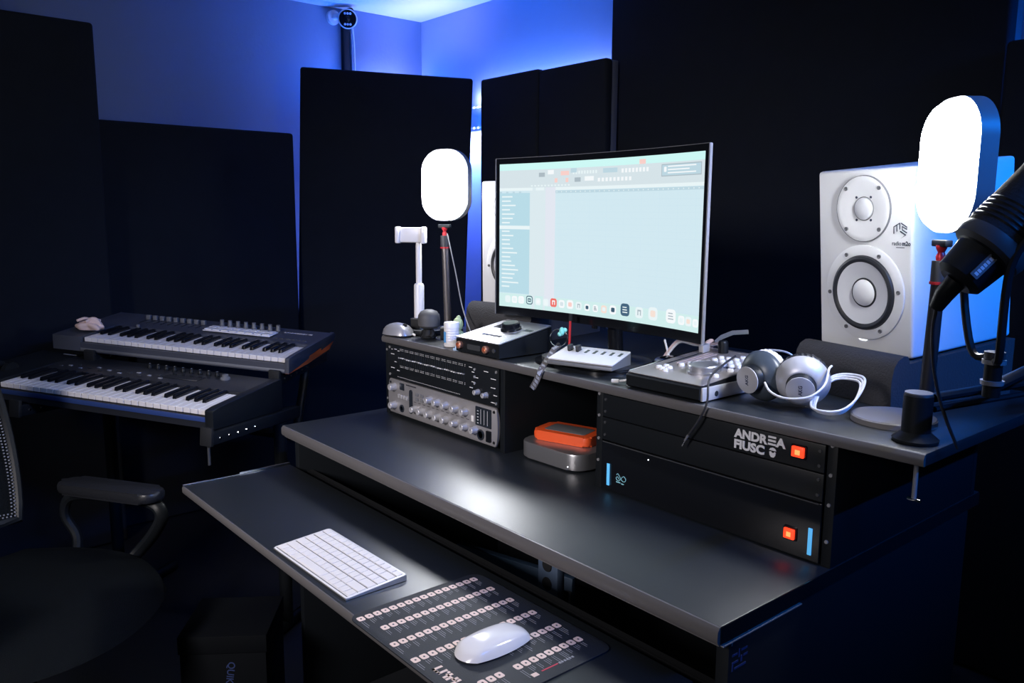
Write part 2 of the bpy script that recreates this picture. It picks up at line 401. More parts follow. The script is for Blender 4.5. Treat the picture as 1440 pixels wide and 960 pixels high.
B().lathe([(.0125, 0), (.0125, .003), (.009, .003), (.009, .0005)], 20, T(XL0+.396, F, .787) @ RX_(rad(90)), True, False).obj('socket', LCD, r)
B().lathe([(.0095, 0), (.0095, .003), (.006, .003), (.006, .0005)], 20, T(XL0+.066, F, .786) @ RX_(rad(90)), True, False).obj('socket', LCD, r)
B().prism(rrect(.016, .026, .002, 3, XL0+.426, .789), F, F-.004, 'Y').obj('power_switch', BLKG, r)
b = B()
b.box(XL0+.085, XL0+.13, F-.0004, F+.0002, .8495, .8525)
for i in range(13): b.box(XL0+.12+i*.02, XL0+.131+i*.02, F-.0004, F+.0002, .8125, .8138)
b.obj('lettering', PRINTDK, f)['kind'] = 'stuff'
for x in (XL0+.012, XL1-.014):
    for z in (.778, .848): B().cyl((x, F, z), (x, F-.002, z), .0036, .003, 10).obj('screw', BLKM, r)
# right-hand rack: switch panel with name, blank panel, power unit
r = rack('rack_switch_panel', 'black rack panel with white name lettering and glowing red switch', XR0, XR1, .9035, .9475, BLK)
B().box(XR0, XR1, RY-.003, RY+.003, .904, .947, .001).obj('faceplate', BLK, r)
def letters(s, x, z, size, bold, sx, par, mt, name='lettering'):
    return link(name, text_mesh(s, size, .0004, bold, 'LEFT', sx, mt), par, T(x, RY-.0036, z) @ UPX)
letters('ANDR', -.7505, .9275, .0195, .0009, 1.07, r, PRINTW)
for z in (.9275, .9332, .9389): B().box(-.6895, -.6755, RY-.004, RY-.003, z, z+.0032).obj('letter_bar', PRINTW, r)
letters('A', -.6745, .9275, .0195, .0009, 1.12, r, PRINTW)
letters('FIUSC', -.7515, .9095, .0195, .0009, 1.12, r, PRINTW)
b = B()         # little masked face standing for the last letter
b.prism([(-.6868, .9195), (-.6850, .9228), (-.6805, .9245), (-.6760, .9228), (-.6742, .9195)], RY-.004, RY-.003, 'Y')
b.prism([(-.6862, .9170), (-.6835, .9182), (-.6818, .9160), (-.6790, .9160), (-.6772, .9182), (-.6748, .9170), (-.6755, .9120), (-.6780, .9088), (-.6830, .9088), (-.6855, .9120)], RY-.004, RY-.003, 'Y')
b.obj('face_emblem', PRINTW, r)
def switch(par, x, z, w=.0205, h=.0165):
    fr = B().prism(rrect(w+.005, h+.005, .002, 3, x, z), RY-.003, RY-.0055, 'Y').obj('power_switch', BLKG, par)
    B().box(x-w/2, x+w/2, RY-.010, RY-.005, z-h/2, z+h/2, .0015).obj('rocker', REDLIT, fr)
    B().box(x-w*.18, x+w*.22, RY-.0104, RY-.0099, z-h*.25, z+h*.2).obj('glow_core', REDCORE, fr)
switch(r, -.6355, .9285)
r2 = rack('blank_rack_panel', 'plain black blank rack panel under the name panel', XR0, XR1, .8585, .9025, BLK)
B().box(XR0, XR1, RY-.003, RY+.003, .859, .902, .001).obj('faceplate', BLK, r2)
for x in (XR0+.008, XR1-.008):
    for q, z in ((r, .914), (r, .937), (r2, .869), (r2, .893)): B().cyl((x, RY-.003, z), (x, RY-.0045, z), .003, .0026, 10).obj('screw', DGREY, q)
r = rack('power_conditioner', 'black rack power unit with blue lit bars and red switch', XR0, XR1, .7625, .8565, BLK)
f = B().box(XR0, XR1, RY-.003, RY+.003, .763, .8563, .001).obj('faceplate', BLKG, r)
for x in (-1.0265, -.609): B().box(x-.0035, x+.0035, RY-.005, RY-.003, .772, .815, .001).obj('light_bar', CYANLIT, r)
switch(r, -.642, .797, .018, .0165)
b = B()
pts = [(-1.006+.0125*t, .7935+.0065*math.sin(t*5.2)) for t in [i/14 for i in range(15)]]
b.tube([(-1.0055, RY-.0034, .7975), (-1.002, RY-.0034, .8005), (-.992, RY-.0034, .790), (-.987, RY-.0034, .7885), (-.983, RY-.0034, .791), (-.983, RY-.0034, .7955), (-.9875, RY-.0034, .7985), (-.991, RY-.0034, .7965), (-.998, RY-.0034, .7885), (-1.003, RY-.0034, .7875), (-1.0065, RY-.0034, .7915), (-1.003, RY-.0034, .7945), (-.9985, RY-.0034, .7905)], .0006, 6, smooth=4)
b.box(-1.006, -.9955, RY-.0038, RY-.003, .7835, .7853).box(-.993, -.987, RY-.0038, RY-.003, .7825, .7843)
b.obj('logo', CYANPRT, f)
B().ball((-.93, RY-.003, .845), .0012, 8).obj('status_led', LEDW, r)
B().box(XR0+.004, XR1-.004, RY-.0045, RY-.003, .8545, .8563).obj('top_lip', DGREY, r)

# ------------------------------------------------------------------ mini computer and drive in the open bay
def rbox(name, w, d, h, rr, mt, par, m=None, bev=.002):
    return B().prism(rrect(w, d, rr, 8), 0, h, 'Z', bev, m).obj(name, mt, par)
t = thing('mini_computer', 'square silver aluminium mini computer lying on the worktop', 'computer', T(-1.222, 1.212, WZ+.001) @ RZ(rad(2)))
rbox('base', .150, .150, .004, .05, BLKM, t)
rbox('body', .182, .182, .0345, .034, ALU, t, T(0, 0, .0035), .0025)
B().ball((.062, -.0911, .011), .0011, 8).obj('status_led', LEDW, t)
t = thing('external_drive', 'orange rubber bumper portable drive lying on the mini computer', 'hard drive', T(-1.236, 1.205, WZ+.0398) @ RZ(rad(16)))
rbox('bumper', .140, .088, .021, .014, ORANGE, t, None, .006)
rbox('label_plate', .100, .054, .0012, .006, GREYP, t, T(0, 0, .0205), .0004)

# ------------------------------------------------------------------ monitor
MONW, MONH, SW, SH, RAD = .622, .370, .600, .337, 1.5
MZ0 = 1.041
t = thing('monitor', 'large curved monitor with bright music software on screen', 'monitor', T(-1.240, 1.282, SZ))
Z0 = MZ0-SZ
def cur(x, off=0):
    a = x/RAD; return RAD*math.sin(a), -(RAD-RAD*math.cos(a))-off
def curved_slab(b, x0, x1, z0, z1, off0, off1, n=24):
    ring = []
    for i in range(n+1):
        x = x0+(x1-x0)*i/n; p = cur(x, off0); q = cur(x, off1)
        ring.append([b.bm.verts.new((p[0], p[1], z0)), b.bm.verts.new((q[0], q[1], z0)), b.bm.verts.new((q[0], q[1], z1)), b.bm.verts.new((p[0], p[1], z1))])
    for a, c in zip(ring, ring[1:]):
        for k in range(4): b.bm.faces.new((a[k], a[(k+1) % 4], c[(k+1) % 4], c[k]))
    b.bm.faces.new(ring[0][::-1]); b.bm.faces.new(ring[-1])
    return b
h_ = curved_slab(B(), -MONW/2, MONW/2, Z0, Z0+MONH, -.006, -.0005).obj('housing', BLK, t)
curved_slab(B(), -MONW*.42, MONW*.42, Z0+.02, Z0+MONH-.03, -.026, -.006).obj('back_shell', BLK, t)
SB = Z0+.020      # screen bottom
bz = B()
curved_slab(bz, -MONW/2, MONW/2, Z0, SB, -.0005, .0012)
curved_slab(bz, -MONW/2, MONW/2, SB+SH, Z0+MONH, -.0005, .0012)
curved_slab(bz, -MONW/2, -SW/2, SB, SB+SH, -.0005, .0012, 2); curved_slab(bz, SW/2, MONW/2, SB, SB+SH, -.0005, .0012, 2)
bz.obj('bezel', BLKG, t)
rm = B()
for s in (-1, 1):
    p = cur(s*MONW/2); rm.box(p[0]-.0012, p[0]+.0012, p[1]-.002, p[1]+.006, Z0, Z0+MONH)
curved_slab(rm, -MONW/2, MONW/2, Z0+MONH, Z0+MONH+.0010, -.006, .0015)
rm.obj('rim', SILV, t)
def emis(name, col):
    return mat('screen_'+name, (.02, .02, .02), .35, emit=col, es=SCREEN)
scr = curved_slab(B(), -SW/2, SW/2, SB, SB+SH, -.0004, .0002).obj('screen', emis('field', (.63, .80, .87)), t)
UI = {}
def ui(cn, u0, u1, v0, v1, lay=1, col=None):
    UI.setdefault((cn, lay), []).append((u0, u1, v0, v1))
COLS = {'mint': (.60, .93, .90), 'tool': (.66, .76, .80), 'side': (.47, .70, .79), 'head': (.70, .81, .85), 'lilac': (.75, .79, .87), 'white': (.90, .94, .96),
        'dim': (.50, .67, .75), 'red': (.93, .62, .58), 'redd': (.85, .16, .13), 'navy': (.04, .10, .16), 'grey': (.40, .48, .53), 'dock': (.62, .84, .83), 'peach': (.90, .74, .66), 'teal': (.05, .12, .20), 'pale': (.80, .90, .92), 'faint': (.59, .77, .85)}
ui('mint', 0, 1, .955, 1); ui('tool', 0, 1, .835, .955); ui('head', .155, .285, .0, .835); ui('lilac', .235, .285, .03, .835, 2); ui('side', 0, .155, .10, .80)
ui('pale', 0, 1, .815, .835); ui('dim', .285, 1, .795, .812, 2); ui('dock', 0, 1, 0, .095)
for i in range(22):
    v = .77-i*.030; ui('pale', .012, .03+.05*random.random()+.02, v, v+.010, 2)
ui('pale', .0, .155, .55, .575, 2)
for u, w, v, c in ((.20, .03, .905, 'grey'), (.245, .03, .92, 'white'), (.31, .042, .91, 'red'), (.28, .014, .865, 'red'), (.335, .014, .865, 'red'), (.36, .03, .925, 'dim'), (.38, .03, .865, 'grey'), (.43, .045, .87, 'white'), (.695, .03, .955, 'red'), (.52, .07, .915, 'dim')):
    ui(c, u, u+w, v, v+.028, 2)
for i in range(9): ui('pale', .37+i*.014, .378+i*.014, .915, .935, 2); ui('white', .495+i*.019, .506+i*.019, .862, .885, 2)
for i in range(8): ui('white', .61+i*.017, .62+i*.017, .91, .935, 2)
for i in range(12): ui('pale', .16+i*.017, .169+i*.017, .842, .852, 2)
for i in range(30): ui('pale', .29+i*.0236, .2945+i*.0236, .80, .807, 3)
for i in range(4): ui('dim', .0+i*.033, .012+i*.033, .80, .81, 2)
ui('grey', .80, .985, .875, .945, 2); ui('dim', .803, .982, .88, .94, 3)
for i in range(3): ui('white', .83, .83+.13-.03*(i % 2), .927-i*.018, .934-i*.018, 4)
ui('white', .812, .824, .90, .93, 4)
for i in range(18): ui('faint', .285, 1, .10+i*.038, .1015+i*.038, 2)
for i in range(8): ui('faint', .37+i*.085, .3712+i*.085, .10, .795, 2)
def icon(u, w, c, c2=None, shape=0):
    h = w*SW/SH; v = .03 if w < .05 else .022
    ui(c, u-w/2, u+w/2, v, v+h, 3)
    if c2:
        if shape == 0: ui(c2, u-w*.28, u+w*.28, v+h*.25, v+h*.75, 4)
        elif shape == 1:
            for k in range(3): ui(c2, u-w*.28, u+w*.28-k*.002, v+h*(.26+.2*k), v+h*(.34+.2*k), 4)
        elif shape == 2:
            ui(c2, u-w*.22, u-w*.10, v+h*.25, v+h*.75, 4); ui(c2, u+w*.12, u+w*.24, v+h*.25, v+h*.75, 4); ui(c2, u-w*.22, u+w*.24, v+h*.62, v+h*.76, 5)
for u, w, c, c2, sh in ((.045, .028, 'pale', None, 0), (.080, .028, 'white', 'pale', 0), (.115, .03, 'white', 'pale', 1), (.158, .034, 'navy', 'dock', 0), (.203, .028, 'pale', 'white', 0), (.243, .028, 'pale', 'white', 1), (.283, .033, 'redd', 'white', 2), (.325, .03, 'white', 'tool', 0),
                        (.368, .033, 'white', 'red', 0), (.412, .03, 'pale', 'grey', 2), (.455, .026, 'white', 'navy', 0), (.497, .026, 'white', 'navy', 1), (.540, .028, 'peach', 'pale', 0), (.585, .032, 'white', 'navy', 0), (.645, .044, 'teal', 'pale', 1), (.715, .038, 'pale', 'grey', 2), (.782, .044, 'pale', 'peach', 0), (.868, .046, 'white', 'grey', 1), (.918, .03, 'white', 'pale', 0), (.951, .03, 'pale', 'peach', 0), (.984, .026, 'white', 'pale', 0)):
    if sh == 0 and c2 == 'dock': icon(u, w, c, None); icon(u, w*.8, 'pale', None); UI[('pale', 3)].pop(); h = w*SW/SH; ui('dock', u-w*.4, u+w*.4, .03+h*.1, .03+h*.9, 4); ui('navy', u-w*.26, u+w*.26, .03+h*.3, .03+h*.7, 5); ui('dock', u-w*.2, u+w*.2, .03+h*.44, .03+h*.56, 6)
    else: icon(u, w, c, c2, sh)
for (cn, lay), rects in UI.items():
    b = B()
    for u0, u1, v0, v1 in rects:
        if lay >= 3 and (u1-u0) < .06:      # rounded icons and marks
            w_, h_ = (u1-u0)*SW, (v1-v0)*SH
            vv = []
            for x, z in rrect(w_, h_, min(w_, h_)*.28, 3, -SW/2+SW*(u0+u1)/2, SB+SH*(v0+v1)/2):
                p = cur(x, .0002+lay*.00012); vv.append(b.bm.verts.new((p[0], p[1], z)))
            b.bm.faces.new(vv); continue
        n = max(1, math.ceil((u1-u0)/.06)); prev = None
        for i in range(n+1):
            x = -SW/2+SW*(u0+(u1-u0)*i/n); p = cur(x, .0002+lay*.00012)
            a, c = b.bm.verts.new((p[0], p[1], SB+SH*v0)), b.bm.verts.new((p[0], p[1], SB+SH*min(1, v1)))
            if prev: b.bm.faces.new((prev[0], a, c, prev[1]))
            prev = (a, c)
    b.obj('interface_print', emis(cn, COLS[cn]), scr)['kind'] = 'stuff'
# stand
B().prism(rrect(.25, .20, .07, 10, .045, -.045), 0, .007, 'Z', .002).obj('stand_base', BLKG, t)
B().prism(rrect(.225, .175, .06, 10, .045, -.043), .0075, .014, 'Z', .002).obj('stand_plate', DGREY, t)
B().cyl((.02, .045, .014), (0, .045, .25), .017, .015, 20).box(-.05, .05, .02, .05, .20, .30, .004).obj('stand_neck', BLKG, t)
B().box(-.007, .007, -.006, -.001, Z0-.006, Z0, .001).obj('joystick', BLKG, t)

# ------------------------------------------------------------------ loudspeakers
def speaker(label, tl, phi, tilt, logo, padlabel):
    Wd, Hh, Dp = .20, .316, .25
    phi, tilt = rad(phi), rad(tilt)
    u = Vector((math.cos(phi), math.sin(phi), 0)); w = Vector((-math.sin(phi), math.cos(phi), 0)); z = Vector((0, 0, 1))
    up = math.cos(tilt)*z-math.sin(tilt)*w; w2 = math.cos(tilt)*w+math.sin(tilt)*z
    base = Vector(tl)+u*Wd/2-up*Hh
    m = frame(base, u, w2, up)
    t = thing('studio_speaker', label, 'speaker', m, 'white studio monitor speakers')
    B().box(-Wd/2, Wd/2, 0, Dp, 0, Hh, .006, 3).obj('cabinet', SPKW, t)
    fy = RX_(rad(90))
    zt, zw, cx = Hh-.066, Hh-.211, .004
    hornm = T(cx, -.0008, zt) @ fy
    hr = B().lathe([(.056, 0), (.056, .0042), (.0545, .0050), (.047, .0044), (.034, .0024), (.0215, .0010), (.0200, .0008)], 48, hornm, True, True).obj('tweeter_waveguide', SPKW, t)
    B().lathe([(.0553, .0045), (.0562, .0050), (.0567, .0010)], 48, hornm, False, False).obj('ring_line', GREYP, hr)
    B().lathe([(.0192, .0009), (.0188, .0030), (.015, .0052), (.008, .0064), (.0001, .0067)], 32, hornm, False, False).obj('tweeter_dome', SPKCONE, t)
    B().lathe([(.0206, .0010), (.0200, .0022), (.0192, .0010)], 32, hornm, False, False).obj('dome_ring', GREYP, hr)
    for a in (52, 128, 232, 308):
        p = (cx+.0245*math.cos(rad(a)), -.0008, zt+.0245*math.sin(rad(a)))
        B().cyl((p[0], -.0010, p[2]), (p[0], -.0030, p[2]), .0022, .0022, 8).obj('slot', LOGODK, hr)
    wm = T(cx, -.0008, zw) @ fy
    B().lathe([(.083, 0), (.083, .0032), (.0815, .0040), (.066, .0048), (.0645, .0010)], 56, wm, False, False).obj('woofer_ring', SPKW, t)
    B().lathe([(.0660, .0030), (.064, .0085), (.060, .0100), (.056, .0088), (.0530, .0062)], 56, wm, False, False).obj('woofer_surround', RUB, t)
    c = B().lathe([(.0545, .0074), (.048, .0062), (.036, .0034), (.0245, .0008)], 56, wm, False, True).obj('woofer_cone', SPKCONE, t)
    B().lathe([(.0262, .0010), (.0255, .0030), (.0235, .0030), (.0230, .0010)], 40, wm, False, False).obj('cone_ring', RUB, c)
    B().lathe([(.0236, .0012), (.022, .0050), (.0165, .0085), (.009, .0105), (.0001, .0110)], 40, wm, False, False).obj('dust_cap', SPKW, t)
    sc = [(cx+.049*math.cos(rad(a)), zt+.049*math.sin(rad(a))*1.0) for a in (45, 135, 225, 315)] + [(cx+.0735*math.cos(rad(a)), zw+.0735*math.sin(rad(a))) for a in (5, 62, 118, 183, 240, 300)]
    for x, z_ in sc:
        B().lathe([(.0036, 0), (.0036, .0030), (.0022, .0030), (.0016, .0018)], 10, T(x, -.0040, z_) @ fy).obj('screw', GREYP, t)
    B().prism(rrect(.018, .009, .004, 4, cx-.004, .024), -.0002, -.0012, 'Y').obj('power_logo', LEDW if logo else SPKW, t)
    if logo:
        L = B(); k = .0125; cx0, cz0 = .0765, Hh-.103; y = -.0008
        def P(a, r, dx=0, dz=0): return (cx0+dx+r*math.cos(rad(a)), y, cz0+dz+r*math.sin(rad(a)))
        s = .0125; q = .0009
        def line(pts): L.tube([(cx0+a*s, y, cz0+b_*s) for a, b_ in pts], q, 4)
        line([(-1, -.35), (-1, .55), (-.52, .82)]); line([(-.52, -.05), (-.52, .82), (-.07, 1.05)]); line([(-.07, .22), (-.07, 1.05)])
        line([(.12, 1.05), (1, .55), (1, .25), (.3, .62), (.3, .18), (1, -.2)])
        line([(0, -.05), (.8, -.5), (0, -.98), (-.8, -.5), (0, -.05)]); line([(0, .0), (.85, -.5)])
        L.obj('cube_logo', LOGODK, t)
        link('lettering', text_mesh('radio', .0098, .0002, 0, 'LEFT', .9, LOGODK), t, T(cx0-.0165, -.0006, cz0-.0235) @ UPX)
        link('lettering', text_mesh('m2o', .0098, .0002, .0003, 'LEFT', .9, LOGODK), t, T(cx0+.0035, -.0006, cz0-.0235) @ UPX)
        B().box(cx0-.008, cx0+.008, -.0008, -.0002, cz0-.0275, cz0-.0265).obj('underline', LOGODK, t)
    # foam isolation pad under it
    low = base + w*.02
    pm = frame((base.x, base.y, SZ), u, w, z)
    p = thing('isolation_pad', padlabel, 'speaker pad', pm, 'foam pads under the speakers')
    za = base.z-SZ-.002
    zb = za+math.tan(tilt)*.255
    prof = [(-.052, .0005), (-.054, za-.03), (-.050, za-.008), (-.042, za+.004), (-.030, za+.010), (-.020, za+.010), (-.016, za+.004), (-.015, za-.003), (-.001, za-.0015), (.25, zb-.002), (.25, .0005)]
    B().prism(prof, -.108, .108, 'X').obj('foam_block', FOAM, p)
    return t
speaker('white studio speaker on grey foam beside the microphone, dark cube logo on its front', (-.798, 1.391, 1.36), -14.9, 6, True, 'dark grey foam pad under the speaker with the cube logo')
speaker('white studio speaker standing half hidden behind the curved monitor', (-1.695, 1.318, 1.365), 10, 0.5, False, 'dark grey foam pad under the half hidden speaker')

# ------------------------------------------------------------------ LED panel lamps
def lamp(label, base, head, ang, tiltup, lean, polem, rbase, off=(0, 0), basem=None):
    t = thing('led_lamp', label, 'lamp', T(base[0], base[1], SZ+.0005), 'rounded led panel lamps on poles')
    Wd, Hh, Th = .138, .188, .026
    hx, hy, hz = head[0]-base[0], head[1]-base[1], head[2]-SZ
    B().lathe([(rbase, 0), (rbase, .008), (rbase-.002, .010), (.012, .011)], 40, T(off[0], off[1], 0)).obj('base', basem or BLK, t)
    zt = hz-Hh/2-.040
    B().cyl((0, 0, .010), (hx, hy, zt), .0105, .0095, 20).obj('pole', polem, t)
    B().cyl((hx, hy, zt-.03), (hx, hy, zt), .0115, .0115, 20).obj('clamp', DGREY, t)
    B().cyl((hx, hy, zt-.034), (hx, hy, zt-.030), .0125, .0125, 20).obj('ring', RED, t)
    B().lathe([(.006, 0), (.007, .006), (.0045, .012), (.0075, .018), (.0075, .022)], 16, T(hx, hy, zt)).obj('swivel', RED, t)
    B().box(-.018, .018, -.006, .006, .020, .030, .002, m=T(hx, hy, zt) @ RZ(rad(ang+90))).obj('bracket', BLK, t)
    hm = T(hx, hy, hz) @ RZ(rad(ang+90)) @ RX_(rad(-tiltup)) @ RY_(rad(lean))
    body = B(); rp = rrect(Wd, Hh, .058, 12)
    body.prism(rp, .0, Th, 'Y', .005); h = body.obj('head', GREYP, t, hm)
    # pillow shaped diffuser
    d = B(); rings = []
    for k, (ins, dy) in enumerate(((.004, .0), (.004, -.004), (.008, -.010), (.016, -.014), (.030, -.017), (.050, -.0185))):
        rings.append([d.bm.verts.new((x, dy, z)) for x, z in rrect(Wd-2*ins, Hh-2*ins, max(.010, .058-ins), 12)])
    n = len(rings[0])
    for a, c in zip(rings, rings[1:]):
        for i in range(n): d.bm.faces.new((a[i], a[(i+1) % n], c[(i+1) % n], c[i]))
    d.bm.faces.new(rings[-1]); d.bm.faces.new(rings[0][::-1])
    d.obj('diffuser', LAMPE, t, hm)
    return t
POLEL = mat('lamp_pole_grey', (.22, .20, .20), .28, metal=.7)
POLER = mat('lamp_pole_black', (.02, .02, .024), .4)
l1 = lamp('glowing rounded panel lamp beside the white phone holder', (-1.806, 1.290), (-1.817, 1.288, 1.357), -62, 0, 0, POLEL, .030)
B().tube([(.012, -.01, .262), (.06, -.02, .17), (.12, -.04, .075), (.19, -.06, .006)], .0016, 6, smooth=6).obj('cable', SILV, l1)
lamp('glowing rounded panel lamp between the microphone and the logo speaker', (-.515, 1.240), (-.507, 1.232, 1.352), -127, 0, 0, POLER, .062, (-.047, .005), mat('lamp_base_lit_grey', (.20, .19, .20), .5))  # base coloured lighter grey to look lit by the lamp

# ------------------------------------------------------------------ small things on the shelf, left end
def on_shelf(x, y, rz=0, dz=.0008): return T(x, y, SZ+dz) @ RZ(rad(rz))
t = thing('phone_holder', 'white telescopic phone holder on a round black base', 'phone holder', on_shelf(-1.785, 1.205))
B().lathe([(.047, 0), (.049, .003), (.049, .011), (.047, .0135), (.010, .014)], 40).obj('base', BLK, t)
B().lathe([(.0475, .0125), (.0485, .0135), (.0475, .0145)], 40, None, False, False).obj('base_rim', GREYP, t)
px = -.034
B().lathe([(.0135, .0135), (.0135, .125), (.0115, .130), (.0085, .131)], 24, T(px, 0, 0)).obj('outer_pole', WHITE, t)
B().lathe([(.0078, .130), (.0078, .228), (.0065, .240)], 24, T(px, 0, 0)).obj('inner_pole', WHITE, t)
hm = T(px-.013, -.014, .258) @ RZ(rad(35))
h = B().box(-.036, .036, -.006, .006, -.020, .020, .005, 3).obj('clamp_plate', WHITE, t, hm)
for s in (-1, 1): B().box(s*.036-.006, s*.036+.006, -.014, .008, -.022, .022, .004, 3).obj('jaw', WHITEG, t, hm)
t = thing('vinyl_toy', 'plain dark grey dome headed vinyl toy beside the phone holder', 'toy', on_shelf(-1.712, 1.163))
B().lathe([(.006, .024), (.020, .026), (.0275, .033), (.0285, .050), (.027, .060), (.021, .069), (.010, .0735), (.001, .0745)], 32).obj('head', mat('toy_grey', (.07, .07, .075), .6), t)
B().lathe([(.016, 0), (.018, .003), (.016, .014), (.011, .024)], 20).obj('body', BLKM, t)
for s in (-1, 1):
    B().ball((s*.011, -.008, .004), (.008, .012, .004), 12).obj('foot', BLKM, t); B().tube([(s*.014, 0, .021), (s*.023, -.004, .014), (s*.022, -.010, .008)], .0045, 8, smooth=4).obj('arm', BLKM, t)
t = thing('black_box', 'tiny black cardboard box leaning by the phone holder base', 'box', T(-1.802, 1.182, SZ+.0155) @ RZ(rad(38)))
B().box(-.012, .012, -.006, .006, 0, .026, .0008).obj('carton', BLKM, t); B().box(-.0121, .0121, -.0061, .0061, .0235, .0265, .0006).obj('lid', DGREY, t)
t = thing('pill_bottle', 'white ribbed pill bottle with a blue label stripe', 'bottle', on_shelf(-1.575, 1.135))
prof = [(.0175, 0), (.0185, .002), (.0185, .006)]
B().lathe(prof + [(.0172, .007), (.0172, .040), (.0165, .043)], 32).obj('body', WHITE, t)
b = B()
for i in range(5): b.lathe([(.0176, .0125+i*.006), (.0182, .0140+i*.006), (.0182, .0165+i*.006), (.0176, .0180+i*.006)], 32, None, False, False)
b.obj('ribs', WHITE, t)
B().lathe([(.0186, .043), (.0186, .056), (.0175, .058), (.001, .0585)], 32).obj('cap', WHITE, t)
lb = B(); seg = [(.0188*math.cos(rad(a)), .0188*math.sin(rad(a))) for a in range(-130, -80, 6)]
for a, c in zip(seg, seg[1:]): lb.quad([(*a, .010), (*c, .010), (*c, .036), (*a, .036)])
lb.obj('label_stripe', LABELB, t)
t = thing('green_toy', 'small pale green toy peeping out behind the pill bottle', 'toy', on_shelf(-1.602, 1.178))
B().ball((0, 0, .016), (.014, .013, .016), 16).obj('body', GREEN, t)
h = B().ball((-.006, 0, .046), (.014, .012, .017), 16).ball((-.006, .002, .060), (.006, .006, .008), 10).obj('head', GREEN, t)
for s in (-1, 1): B().ball((-.006+s*.006+.004, -.011, .050), (.0035, .002, .0035), 10).obj('eye', BLKM, h)
t = thing('toy_stand', 'dark shelf block with a pale top behind the green toy', 'stand', on_shelf(-1.665, 1.20, 35))
B().box(-.028, .028, -.008, .008, 0, .026, .001).obj('block', BLKM, t); B().box(-.028, .028, -.0085, .0085, .0262, .031, .001).obj('top', GREYP, t)
t = thing('plastic_clip', 'pale blue plastic clip lying in front of the audio interface', 'clip', on_shelf(-1.512, 1.108, 20))
B().prism([(-.012, -.004), (.004, -.006), (.014, -.002), (.005, .000), (.012, .008), (.0, .004), (-.006, .010), (-.006, .002)], 0, .006, 'Z', .001).obj('clip_body', SKYB, t)
B().cyl((-.006, .0, .006), (-.006, .0, .010), .003, .002, 10).obj('peg', SKYB, t)
t = thing('computer_mouse', 'silver grey ergonomic mouse on the shelf beside the phone holder', 'mouse', on_shelf(-1.800, 1.126, -72))
def mouse_shell(b, L, Wd, H, n=14, mm=10, pw=2.4):
    rows = []
    for i in range(n+1):
        u = -1+2*i/n; row = []
        for j in range(mm+1):
            v = -1+2*j/mm
            # squircle mapping
            x, y = u*math.sqrt(max(0, 1-v*v/2.6)), v*math.sqrt(max(0, 1-u*u/2.6))
            r = max(abs(u), abs(v))
            z = H*(1-r**pw)**.55*(1-.22*(u+.1)**2)
            row.append(b.bm.verts.new((y*Wd/2*1.12, x*L/2*1.12, z)))
        rows.append(row)
    for i in range(n):
        for j in range(mm): b.bm.faces.new((rows[i][j], rows[i+1][j], rows[i+1][j+1], rows[i][j+1]))
    return b
mouse_shell(B(), .078, .052, .030).obj('shell', SILV, t, T(0, 0, .004)); B().prism(rrect(.05, .076, .02, 6), 0, .005).obj('base', BLKM, t)
B().cyl((-.003, .022, .027), (.003, .022, .027), .006, .006, 14).obj('wheel', BLKM, t)
for x, y, lb_ in ((-1.772, 1.141, 'small white earbud lying beside the silver grey mouse'), (-1.722, 1.235, 'small white earbud lying behind the grey vinyl toy')):
    t = thing('earbud', lb_, 'earbud', on_shelf(x, y, 40), 'white earbuds')
    B().ball((0, 0, .0075), (.007, .006, .0075), 12).obj('bud', WHITE, t); B().cyl((.005, 0, .006), (.018, 0, .003), .003, .0025, 10).obj('stem', WHITE, t)

# ------------------------------------------------------------------ audio interface
t = thing('audio_interface', 'wedge shaped audio interface with a big black volume knob', 'audio interface', T(-1.430, 1.175, SZ+.0005) @ RZ(rad(2)))
w, d0, d1 = .152, -.078, .082
side = [(d0, .004), (d1, .004), (d1, .060), (d1-.004, .063), (d0+.002, .0365), (d0, .035)]
B().prism([(d0+.001, .0035), (d1, .0035), (d1, .0585), (d0+.001, .0325)], -w/2+.001, w/2-.001, 'X').obj('body', BLK, t)
sl = math.atan2(.0265, d1-d0-.002)
tm = frame((0, d0, .0335), (1, 0, 0), (0, math.cos(sl), math.sin(sl)), (0, -math.sin(sl), math.cos(sl)))
tpn = B().prism(rrect(w, .162, .003, 3, 0, .081), 0, .0032, 'Z', .0006).obj('top_plate', ALU, t, tm)
B().lathe([(.0245, 0), (.0245, .004), (.0225, .006), (.0215, .015), (.019, .0175), (.001, .018)], 36, T(.012, .094, .0034)).obj('volume_knob', BLKG, t, tm)
B().lathe([(.029, .0033), (.029, .0038), (.0248, .0040)], 36, T(.012, .094, 0), True, False).obj('knob_ring', ALUF, t, tm)
B().prism(rrect(.030, .040, .001, 3, -.038, .115), .0031, .0036).obj('meter_display', LCD, t, tm)
B().prism(rrect(.026, .012, .001, 3, .058, .105), .0031, .0036).obj('meter_display', LCD, t, tm)
B().box(-.030, .034, .038, .047, .0031, .0038).obj('meter_display', LCD, t, tm)
for i in range(6): B().prism(rrect(.007, .004, .0018, 3, -.040+i*.0145, .027), .0031, .0042).obj('button', WHITE, t, tm)
for x, y in ((-.042, .046), (.046, .046)): B().prism(rrect(.008, .005, .002, 3, x, y), .0031, .0042).obj('button', WHITE, t, tm)
for x in (-.058, .034): B().lathe([(.0085, 0), (.0085, .008), (.0065, .010), (.0055, .010), (.0045, .004)], 18, T(x, d0+.001, .019) @ RX_(rad(90))).obj('jack_plug', GOLD, t)
B().prism(rrect(.046, .012, .003, 3, -.010, .018), d0+.001, d0-.001, 'Y').obj('front_window', DGREY, t)
B().cyl((.058, d0+.001, .019), (.058, d0-.001, .019), .005, .005, 12).obj('socket', DGREY, t)
for x in (-.06, .06):
    for y in (-.065, .07): B().cyl((x, y, 0), (x, y, .004), .006, .006, 10).obj('foot', BLKM, t)

